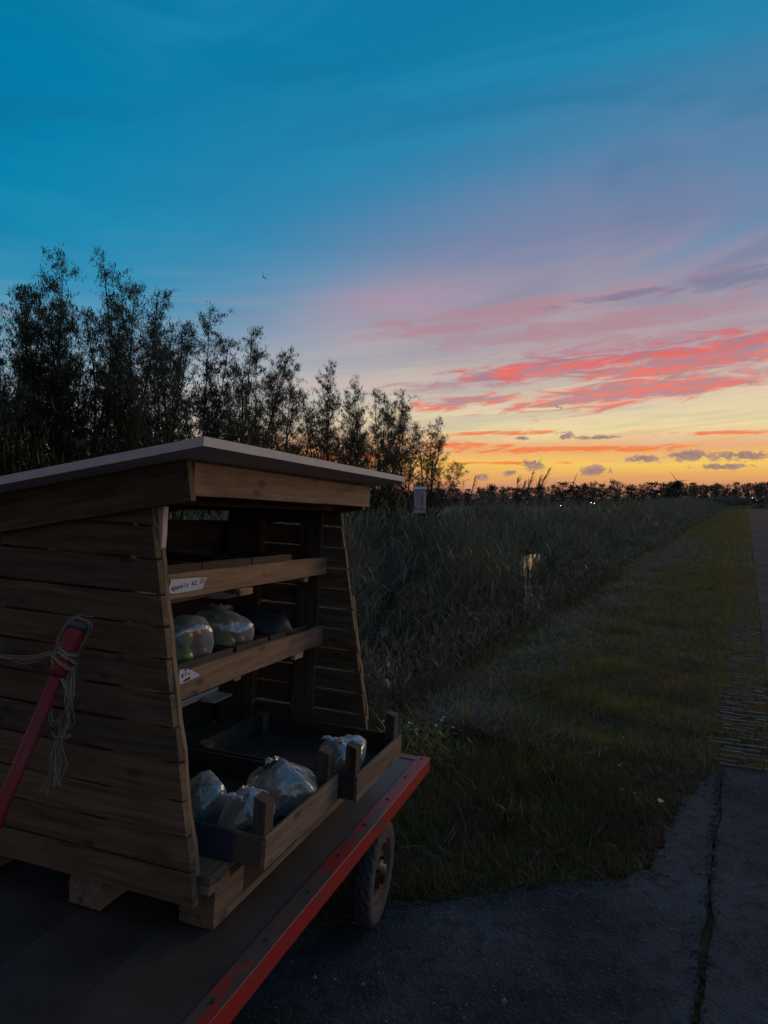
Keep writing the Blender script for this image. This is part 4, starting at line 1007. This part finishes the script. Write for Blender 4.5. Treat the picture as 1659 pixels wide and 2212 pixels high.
# grit and leaf bits on the asphalt
rg = np.random.default_rng(80); b = MB(); 
for k in range(420):
    x, y = rg.uniform(-.6, 2.2), rg.uniform(1.2, 4.2); r = rg.uniform(.002, .006) * (1.8 if rg.random() < .06 else 1); 
    if not on_asphalt(np.array([x]), np.array([y]))[0]: continue
    b.add([(x - r, y - r * .8, .011), (x + r, y - r * .6, .011), (x + r * .7, y + r, .011), (x - r * .8, y + r * .8, .011), (x, y, .011 + r * .9)], [(0, 1, 4), (1, 2, 4), (2, 3, 4), (3, 0, 4)])
link('grit', b.mesh('grit', 'concrete'), kind='stuff', label='loose grit and small stones on the asphalt')

rg = np.random.default_rng(81); b = MB()
for k in range(1500):
    if k < 600:
        t = rg.uniform(1.2, 4.6); p = st(-.122 + rg.normal(0, .014 + .03 * math.exp(-((t - 2.82) / .16) ** 2)), t)
    else:
        q = ev[rg.integers(0, len(ev) - 30)]; p = q + rg.normal(0, .035, 2)
    r = rg.uniform(.002, .008); z = .011; b.add([(p[0] - r, p[1] - r * .8, z), (p[0] + r, p[1] - r * .6, z), (p[0] + r * .7, p[1] + r, z), (p[0] - r * .8, p[1] + r * .8, z), (p[0], p[1], z + r * .8)], [(0, 1, 4), (1, 2, 4), (2, 3, 4), (3, 0, 4)])
link('soil_crumbs', b.mesh('soil_crumbs', 'soil'), kind='stuff', label='soil crumbs spilled along the asphalt seam and the grass edge')
n = 700; q = np.array(ev)[rg.integers(0, len(ev) - 30, n)] + rg.normal(0, .06, (n, 2))
Vg, Qg = blades(np.stack([q[:, 0], q[:, 1], np.full(n, .014)], -1), rg.uniform(.03, .12, n), rg.uniform(.002, .004, n), rg.uniform(0, 6.28, n), rg.uniform(1.2, 1.6, n), rg.uniform(-.2, .2, n), 2)
link('edge_straw', mesh_np('edge_straw', Vg, Qg, 'mown'), kind='stuff', label='dry grass bits lying over the lay-by edge')

# individual plants --------------------------------------------------------
def clump(name, pos, n, h, w, mat, label, cat, seed, spread=.05, cur=(.2, 1.2), group=None):
    rg = np.random.default_rng(seed); P = rg.normal(0, spread, (n, 3)); P[:, 2] = 0
    Vb, Qb = blades(P, rg.uniform(.6, 1.1, n) * h, rg.uniform(.7, 1.2, n) * w, rg.uniform(0, 6.28, n), np.abs(rg.normal(.1, .2, n)), rg.uniform(*cur, n), 5)
    o = link(name, None, None, (pos[0], pos[1], gz(*pos)), None, label, cat, group); link('leaves', mesh_np('leaves', Vb, Qb, mat), o); return o
M['blade'] = leafy('yellowing_blade', (.14, .16, .03), (.22, .22, .05), .35)
clump('grass_tuft', (.55, 4.75), 5, .34, .020, 'blade', 'lone yellow-green blade standing above the mown reed', 'plant', 1, .02, (.1, .5))
clump('grass_tuft', (.12, 4.25), 5, .40, .016, 'blade', 'thin bent yellowish blade behind the far trailer corner', 'plant', 2, .02, (.3, 1.4))
clump('dock_plant', (.62, 3.42), 14, .17, .034, 'weeds', 'broad-leaved dock growing in the grass right of the trailer wheel', 'plant', 3, .03)
clump('dock_plant', (.95, 3.95), 12, .13, .028, 'weeds', 'small broad-leaved weed in the middle of the verge', 'plant', 4, .03)
# white flowers
def flower_mesh(seed, r):
    rr = random.Random(seed); b = MB(); b.tube([(0, 0, 0), (.004, 0, .05), (.0, .004, .10)], .0014, 4)
    return b.mesh('stalk', 'grass')
def head_mesh(seed, r):
    rr = random.Random(seed); v = []; f = []; b = MB()
    for k in range(9):
        a = k * 2 * math.pi / 9 + rr.uniform(-.15, .15); c, s_ = math.cos(a), math.sin(a); w = r * .3
        b.add([(c * r * .15, s_ * r * .15, 0), (c * r * .7 - s_ * w, s_ * r * .7 + c * w, r * .15), (c * r, s_ * r, r * rr.uniform(-.2, .3)), (c * r * .7 + s_ * w, s_ * r * .7 - c * w, r * .15)], [(0, 3, 2, 1)])
    return b.mesh('petals', 'petal')
SM = flower_mesh(1, .01); HM = [head_mesh(i, .010) for i in range(3)]
def gp(px, py):
    """verge point under a picture position"""
    v = Vector(((px - 829.5) / 1534, 1.0, (1106 - py) / 1534)); v.rotate(Matrix.Rotation(rad(PITCH), 3, 'X')); t = -CAM_H / v.z; return (v.x * t, v.y * t)
fl = [(1427, 1790, 1.5, 'largest white flower at the very edge of the lay-by'), (1338, 1690, .8, 'tiny white flower in the grass above the close pair of flowers'), (1345, 1735, .8, 'left of the close pair of tiny white flowers near the lay-by'), (1372, 1743, .8, 'right of the close pair of tiny white flowers near the lay-by'),
      (1345, 1612, .7, 'single tiny white flower mid-verge, left of the paver end'), (1290, 1420, .7, 'nearest of three tiny white flowers high on the verge'), (1275, 1400, .7, 'leftmost of three tiny white flowers high on the verge'), (1312, 1396, .7, 'rightmost of three tiny white flowers high on the verge'), (1088, 1705, .8, 'tiny white flower left of the broad dock leaves'), (1130, 1688, .8, 'tiny white flower above the broad dock leaves')]
for i, (px, py, sc_, lab) in enumerate(fl):
    x, y = gp(px, py); o = link('white_flower', None, None, (x, y, gz(x, y)), (0, 0, i), lab or 'tiny white flower in the verge grass', 'flower', None if lab else 'tiny white flowers scattered in the verge'); 
    o.scale = (sc_,) * 3
    link('stalk', SM, o); link('petals', HM[i % 3], o, (0, 0.004, .10), (.3, .2, 0))
# flowering weed patch behind the trailer corner
for i, (px, py, lab) in enumerate(((880, 1625, 'leafy weed with pale flower heads just behind the far trailer corner'), (935, 1630, 'leafy weed with pale flower heads to the right of the trailer corner'))):
    x, y = gp(px, py); x *= .95; y *= .95; o = link('flowering_weed', None, None, (x, y, gz(x, y)), None, lab, 'plant', 'pale-flowered weeds by the trailer')
    rg = np.random.default_rng(90 + i); n = 260; P = rg.normal(0, .085, (n, 3)); P[:, 2] = rg.uniform(0, .26, n)
    Vb, Qb = blades(P, rg.uniform(.03, .06, n), rg.uniform(.010, .022, n), rg.uniform(0, 6.28, n), rg.uniform(.3, 1.7, n), rg.uniform(0, .8, n), 2); link('leaves', mesh_np('leaves', Vb, Qb, 'grass'), o)
    for k in range(9): link('flower_head', HM[k % 3], o, (rg.normal(0, .085), rg.normal(0, .085), rg.uniform(.24, .30)), (rg.uniform(-.6, .6), rg.uniform(-.6, .6), 0))

# tall reed plumes above the horizon -----------------------------------------
def plume_reed(px, top_p, depth, bend, label, seed):
    rg = np.random.default_rng(seed); x = at_px(px, depth); zt = CAM_H + (1075 - top_p) / 1534 * depth; z0 = max(gz(x, depth), WATER_Z - .1) - .05; Hh = zt - z0
    o = link('plumed_reed', None, None, (x, depth, z0), None, label, 'reed', 'tall plumed reeds standing above the horizon')
    pts = [Vector((bend * (u ** 3 - 1), 0, Hh * u)) for u in np.linspace(0, 1, 7)]; x_off = pts[-1].x
    link('stem', MB().tube(pts, [.0045] * 4 + [.004, .003, .002], 5).mesh('stem', 'reed_dry'), o)
    n = 80; f = rg.uniform(.84, 1.0, n); P = np.stack([np.interp(f, np.linspace(0, 1, 7), [p.x for p in pts]), np.zeros(n), f * Hh], -1)
    Vb, Qb = blades(P, rg.uniform(.10, .26, n) * (1.25 - (f - .84) / .16 * .8), np.full(n, .012), rg.normal(0, .5, n), rg.uniform(.3, .9, n), rg.uniform(.5, 1.3, n), 3, .3); link('plume', mesh_np('plume', Vb, Qb, 'plume'), o)
    n = 6; f = rg.uniform(.45, .82, n); P = np.stack([np.interp(f, np.linspace(0, 1, 7), [p.x for p in pts]), np.zeros(n), f * Hh], -1)
    Vb, Qb = blades(P, rg.uniform(.3, .5, n), np.full(n, .02), rg.normal(.2, .7, n), rg.uniform(.4, .9, n), rg.uniform(.2, 1.0, n), 4); link('leaves', mesh_np('leaves', Vb, Qb, 'reed'), o)
for i, (px, tp, d, bd, lb) in enumerate(((948, 1040, 11, .2, 'plumed reed just right of the info sign, above the horizon'), (1026, 1030, 12, .25, 'lone plumed reed between the sign and the reed cluster'), (1118, 1033, 10.5, .1, 'leftmost plumed reed of the tall cluster'), (1135, 1040, 11, .35, 'second plumed reed of the tall cluster'), (1150, 1024, 10, .3, 'third plumed reed of the tall cluster'), (1166, 1030, 11.5, .2, 'fourth plumed reed of the tall cluster'), (1186, 1015, 10, .45, 'tallest plumed reed at the right of the cluster'))):
    plume_reed(px, tp, d, bd, lb, 500 + i)

# info sign ---------------------------------------------------------------------
d = 28.0; x = at_px(907, d); z0 = gz(x, d); sg = link('info_sign', None, None, (x, d, z0), (0, 0, rad(-8)), 'white nature information sign with an orange figure, standing in the reeds', 'sign')
zt = 1.6 + (1075 - 1056) / 1534 * d - z0; zb = 1.6 + (1075 - 1108) / 1534 * d - z0; w = .46
M['sign_white'] = plain('sign_print_white', (.55, .57, .62), .5); M['sign_blue'] = plain('sign_print_blue', (.36, .42, .52), .5); M['sign_orange'] = plain('sign_print_orange', (.45, .20, .10), .5); M['sign_gold'] = plain('sign_print_gold', (.42, .29, .08), .5)
link('panel', MB().box((0, 0, (zt + zb) / 2), (w, .03, zt - zb)).mesh('panel', 'sign_white'), sg)
link('cap', MB().add([(-w / 2 - .04, -.10, zt - .03), (w / 2 + .04, -.10, zt - .03), (w / 2 + .04, .08, zt + .06), (-w / 2 - .04, .08, zt + .06), (-w / 2 - .04, -.10, zt), (w / 2 + .04, -.10, zt), (w / 2 + .04, .08, zt + .09), (-w / 2 - .04, .08, zt + .09)], [(0, 3, 2, 1), (4, 5, 6, 7), (0, 1, 5, 4), (1, 2, 6, 5), (2, 3, 7, 6), (3, 0, 4, 7)]).mesh('cap', 'sign_white'), sg)
def pr(name, pts, mat, y): link(name, mesh_from(name, [(a * w / 2, y, zb + b * (zt - zb)) for a, b in pts], [tuple(range(len(pts)))], mat), sg)
pr('print', [(-.9, .30), (.2, .28), (.45, .55), (.4, .85), (-.9, .85)], 'sign_blue', -.018)
pr('print', [(.25, .28), (.6, .30), (.62, .5), (.55, .62), (.8, .8), (.6, .78), (.45, .7), (.3, .84), (.22, .8), (.3, .6), (.2, .45)], 'sign_orange', -.022)
pr('print', [(-.95, .12), (0, .15), (.95, .10), (.95, .2), (.3, .26), (-.4, .22), (-.95, .28)], 'sign_gold', -.020)
for xx in (-w / 2 + .04, w / 2 - .04): link('post', MB().box((xx, .035, (zt + .02) / 2 - .05), (.05, .038, zt + .05)).mesh('post', 'dark_wood'), sg)

# far tree line ---------------------------------------------------------------------
def far_tree_mesh(seed, H=11, cr=2.6, low=.28):
    rr = random.Random(seed); rg = np.random.default_rng(seed); b = MB(); b.tube([(0, 0, -.5), (.1, 0, H * .4), (0, .1, H * .8)], [.22, .15, .05], 5); LP = []
    for k in range(46):
        u = rr.uniform(low, .97); a = rr.uniform(0, 6.28); r = cr * math.sqrt(max(.05, 1 - ((u - .62) / .42) ** 2)) * rr.uniform(.3, .85); p = np.array([math.cos(a) * r, math.sin(a) * r, H * u])
        b.tube([(0, 0, H * u * .6), tuple(p)], [.06, .02], 3); LP.append(p + rg.normal(0, 1, (40, 3)) * np.array([.45, .45, .4]))
    P = np.concatenate(LP); n = len(P)
    Vb, Qb = blades(P, rg.uniform(.35, .75, n), rg.uniform(.2, .45, n), rg.uniform(0, 6.28, n), rg.uniform(.2, 2.2, n), rg.uniform(-.3, .6, n), 2, .3)
    return b.mesh('trunk', 'bark'), mesh_np('crown', Vb, Qb, 'far_leaf')
FT = [far_tree_mesh(600 + i, 11, cr, lw) for i, (cr, lw) in enumerate(((2.4, .22), (2.9, .14), (1.9, .28), (3.2, .10)))]
xs = [930, 955, 985, 1010, 1040, 1062, 1092, 1118, 1142, 1168, 1192, 1216, 1240, 1258, 1278, 1300, 1330, 1362, 1384, 1410, 1442, 1458, 1474, 1498, 1520, 1545, 1566, 1590, 1613, 1637, 1657, 1680, 1705]
tops = [1062, 1058, 1060, 1056, 1057, 1053, 1055, 1056, 1052, 1051, 1050, 1048, 1052, 1047, 1045, 1048, 1039, 1051, 1048, 1046, 1044, 1042, 1047, 1047, 1049, 1048, 1046, 1045, 1047, 1046, 1045, 1046, 1044]
def tens(i):
    return ['first', 'second', 'third', 'fourth', 'fifth', 'sixth', 'seventh', 'eighth', 'ninth', 'tenth', 'eleventh', 'twelfth', 'thirteenth', 'fourteenth', 'fifteenth', 'sixteenth', 'seventeenth', 'eighteenth', 'nineteenth', 'twentieth', 'twenty-first', 'twenty-second', 'twenty-third', 'twenty-fourth', 'twenty-fifth', 'twenty-sixth', 'twenty-seventh', 'twenty-eighth', 'twenty-ninth', 'thirtieth', 'thirty-first', 'thirty-second', 'thirty-third'][i]
for i, (px, tp) in enumerate(zip(xs, tops)):
    d = random.uniform(330, 360); x = at_px(px, d); z0 = gz(x, d); H = CAM_H + (1075 - tp + random.uniform(-1, 6)) / 1534 * d - z0
    o = link('horizon_tree', None, None, (x, d, z0), (0, 0, random.uniform(0, 6.28)), 'small distant tree on the horizon, %s from the left in the far row' % tens(i), 'tree', 'distant row of trees on the horizon')
    wx = random.uniform(1.1, 2.0)
    for nm, me in zip(('trunk', 'crown'), FT[(i * 5 + 1) % 4] if i != 16 else FT[3]):
        c = link(nm, me, o); k = H / 10.9; c.scale = (k * wx, k * wx, k)
# continuous understorey of the far wood
rg = np.random.default_rng(77); n = 24000; pxs = rg.uniform(760, 1760, n); d = rg.uniform(300, 345, n); x = (pxs - 829.5) / 1534 * d; z0 = height(x, d)
ht = 7.0 + 1.3 * np.sin(pxs * .035) + .9 * np.sin(pxs * .11) + 2.2 * np.exp(-((pxs - 1505) / 40) ** 2) + 1.6 * np.exp(-((pxs - 1640) / 40) ** 2)
Vb, Qb = blades(np.stack([x, d, z0 + rg.random(n) * np.clip(ht, 1.2, 8)], -1), rg.uniform(.5, 1.2, n), rg.uniform(.4, .8, n), rg.uniform(0, 6.28, n), rg.uniform(.2, 2.2, n), rg.uniform(-.3, .6, n), 2, .3)
link('far_hedge', mesh_np('far_hedge', Vb, Qb, 'far_leaf'), kind='stuff', label='dark hedge mass under the distant trees')
# far house
d = 240; x = at_px(1427, d); z0 = gz(x, d); hs = link('farm_shed', None, None, (x, d, z0), (0, 0, rad(20)), 'small gabled shed below the distant tree line', 'shed'); hh = CAM_H + (1075 - 1086) / 1534 * d - z0
hw = 2.2; hl = 3.0
link('wall', MB().add([(-hw, -hl, 0), (hw, -hl, 0), (hw, hl, 0), (-hw, hl, 0), (-hw, -hl, hh * .45), (hw, -hl, hh * .45), (hw, hl, hh * .45), (-hw, hl, hh * .45), (0, -hl, hh * .94), (0, hl, hh * .94)], [(0, 1, 5, 8, 4), (2, 3, 7, 9, 6), (1, 2, 6, 5), (3, 0, 4, 7)]).mesh('wall', 'brick_wall'), hs)
link('roof', MB().add([(-hw - .3, -hl - .3, hh * .38), (0, -hl - .3, hh), (hw + .3, -hl - .3, hh * .38), (-hw - .3, hl + .3, hh * .38), (0, hl + .3, hh), (hw + .3, hl + .3, hh * .38), (-hw - .3, -hl - .3, hh * .34), (0, -hl - .3, hh * .95), (hw + .3, -hl - .3, hh * .34), (-hw - .3, hl + .3, hh * .34), (0, hl + .3, hh * .95), (hw + .3, hl + .3, hh * .34)],
     [(0, 1, 4, 3), (1, 2, 5, 4), (6, 9, 10, 7), (7, 10, 11, 8), (0, 6, 7, 1), (1, 7, 8, 2), (3, 4, 10, 9), (4, 5, 11, 10), (0, 3, 9, 6), (2, 8, 11, 5)]).mesh('roof', 'roof_tile'), hs)
# wind turbines
def blade_mesh(L):
    b = MB(); n = 6; v = []; f = []
    for i in range(n + 1):
        u = i / n; c = L * (.055 * (1 - u) + .012) * (1 if i else .5); t = L * .012 * (1 - u) + .05; v += [(-c * .3, -t, u * L), (c * .7, 0, u * L), (-c * .3, t, u * L)]
    for i in range(n):
        for j in range(3): f.append((i * 3 + j, i * 3 + (j + 1) % 3, i * 3 + 3 + (j + 1) % 3, i * 3 + 3 + j))
    f.append((n * 3, n * 3 + 1, n * 3 + 2)); b.add(v, f); return b.mesh('blade', 'white_paint')
M['turbine'] = plain('turbine_grey', (.30, .27, .28), .6)
BL = blade_mesh(26.0); BL.materials.clear(); BL.materials.append(M['turbine'])
for (px, hub, d, ph, lab) in ((1238.5, 1042, 1500, .35, 'distant wind turbine behind the middle of the tree line'), (1461, 1040, 1500, -.62, 'distant wind turbine behind the right part of the tree line'), (786, 1041, 1500, .35, 'distant wind turbine seen under the roof corner of the stall')):
    d = d * 1.0; x = at_px(px, d); z0 = -2.0; hz_ = CAM_H + (1075 - hub) / 1534 * d; o = link('wind_turbine', None, None, (x, d, z0), None, lab, 'wind turbine', 'wind turbines on the horizon')
    link('tower', MB().tube([(0, 0, 0), (0, 0, hz_ - z0)], [1.8, 1.1], 10).mesh('tower', 'turbine'), o); link('nacelle', MB().box((0, 1.0, hz_ - z0 + .6), (2.2, 6, 2.4)).mesh('nacelle', 'turbine'), o)
    h_ = link('hub', MB().tube([(0, -3.6, 0), (0, -2.0, 0)], [.6, 1.5], 8).mesh('hub', 'turbine'), o, (0, 0, hz_ - z0 + .6))
    for k in range(3): link('blade', BL, h_, (0, -2.8, 0), (0, ph + k * 2 * math.pi / 3, 0))
# far lamps
def lamp(px, py, d, mat, lab, r=.11):
    x = at_px(px, d); z = CAM_H + (1075 - py) / 1534 * d; z0 = gz(x, d); o = link('yard_lamp', None, None, (x, d, z0), None, lab, 'lamp', 'lit lamps far off below the trees')
    link('pole', MB().tube([(0, .1, 0), (0, .1, max(.4, z - z0))], .05, 6).mesh('pole', 'black_metal'), o)
    link('bulb', sphere_mesh('bulb', r, mat, 8, 6), o, (0, -.12, z - z0))
for a in ((1211, 1092, 230, 'lamp_white', 'lone white lamp in the field right of the reed plumes'), (1277, 1085, 230, 'lamp_white', 'left lamp of the close white pair below the tree line'), (1283, 1087, 230, 'lamp_white', 'right lamp of the close white pair below the tree line'), (1624.5, 1075.5, 260, 'lamp_warm', 'left orange lamp near the end of the road', .18), (1634, 1075, 260, 'lamp_warm', 'right orange lamp near the end of the road', .17), (1634.5, 1080, 260, 'lamp_white', 'white lamp just below the orange pair near the road end', .17)): lamp(*a)
# bushes by the end of the road and on the far bank
for i, (px, d, tp, w) in enumerate(((1560, 150, 1077, 6), (1590, 170, 1074, 7), (1650, 120, 1078, 5), (1690, 110, 1070, 6), (1500, 160, 1078, 7), (1440, 170, 1080, 6))):
    bush(px, d, tp, w, 'dark rounded bush near the far end of the road, %s of six' % ordn[i], i, 'bushes near the far end of the road')
# birds
def bird(px, py, d, lab, r):
    x = at_px(px, d); z = CAM_H + (1075 - py) / 1534 * d; o = link('bird', None, None, (x, d, z), (0, r, .4), lab, 'bird', 'birds in the evening sky')
    link('body', MB().tube([(0, -.22, 0), (0, -.1, 0), (0, .08, .01), (0, .25, 0)], [.01, .05, .05, .01], 6).mesh('body', 'bird'), o)
    for s_ in (-1, 1): link('wing', MB().add([(0, .06, .02), (s_ * .25, .1, .14), (s_ * .5, -.02, .10), (s_ * .25, -.06, .13), (0, -.1, .02)], [(0, 1, 2, 3, 4)]).mesh('wing', 'bird'), o)
bird(571, 602, 70, 'lone dark bird high above the trees', .9); bird(1203, 880, 90, 'left bird of the pair below the red cloud', .3); bird(1211, 882, 92, 'right bird of the pair below the red cloud', -.2)
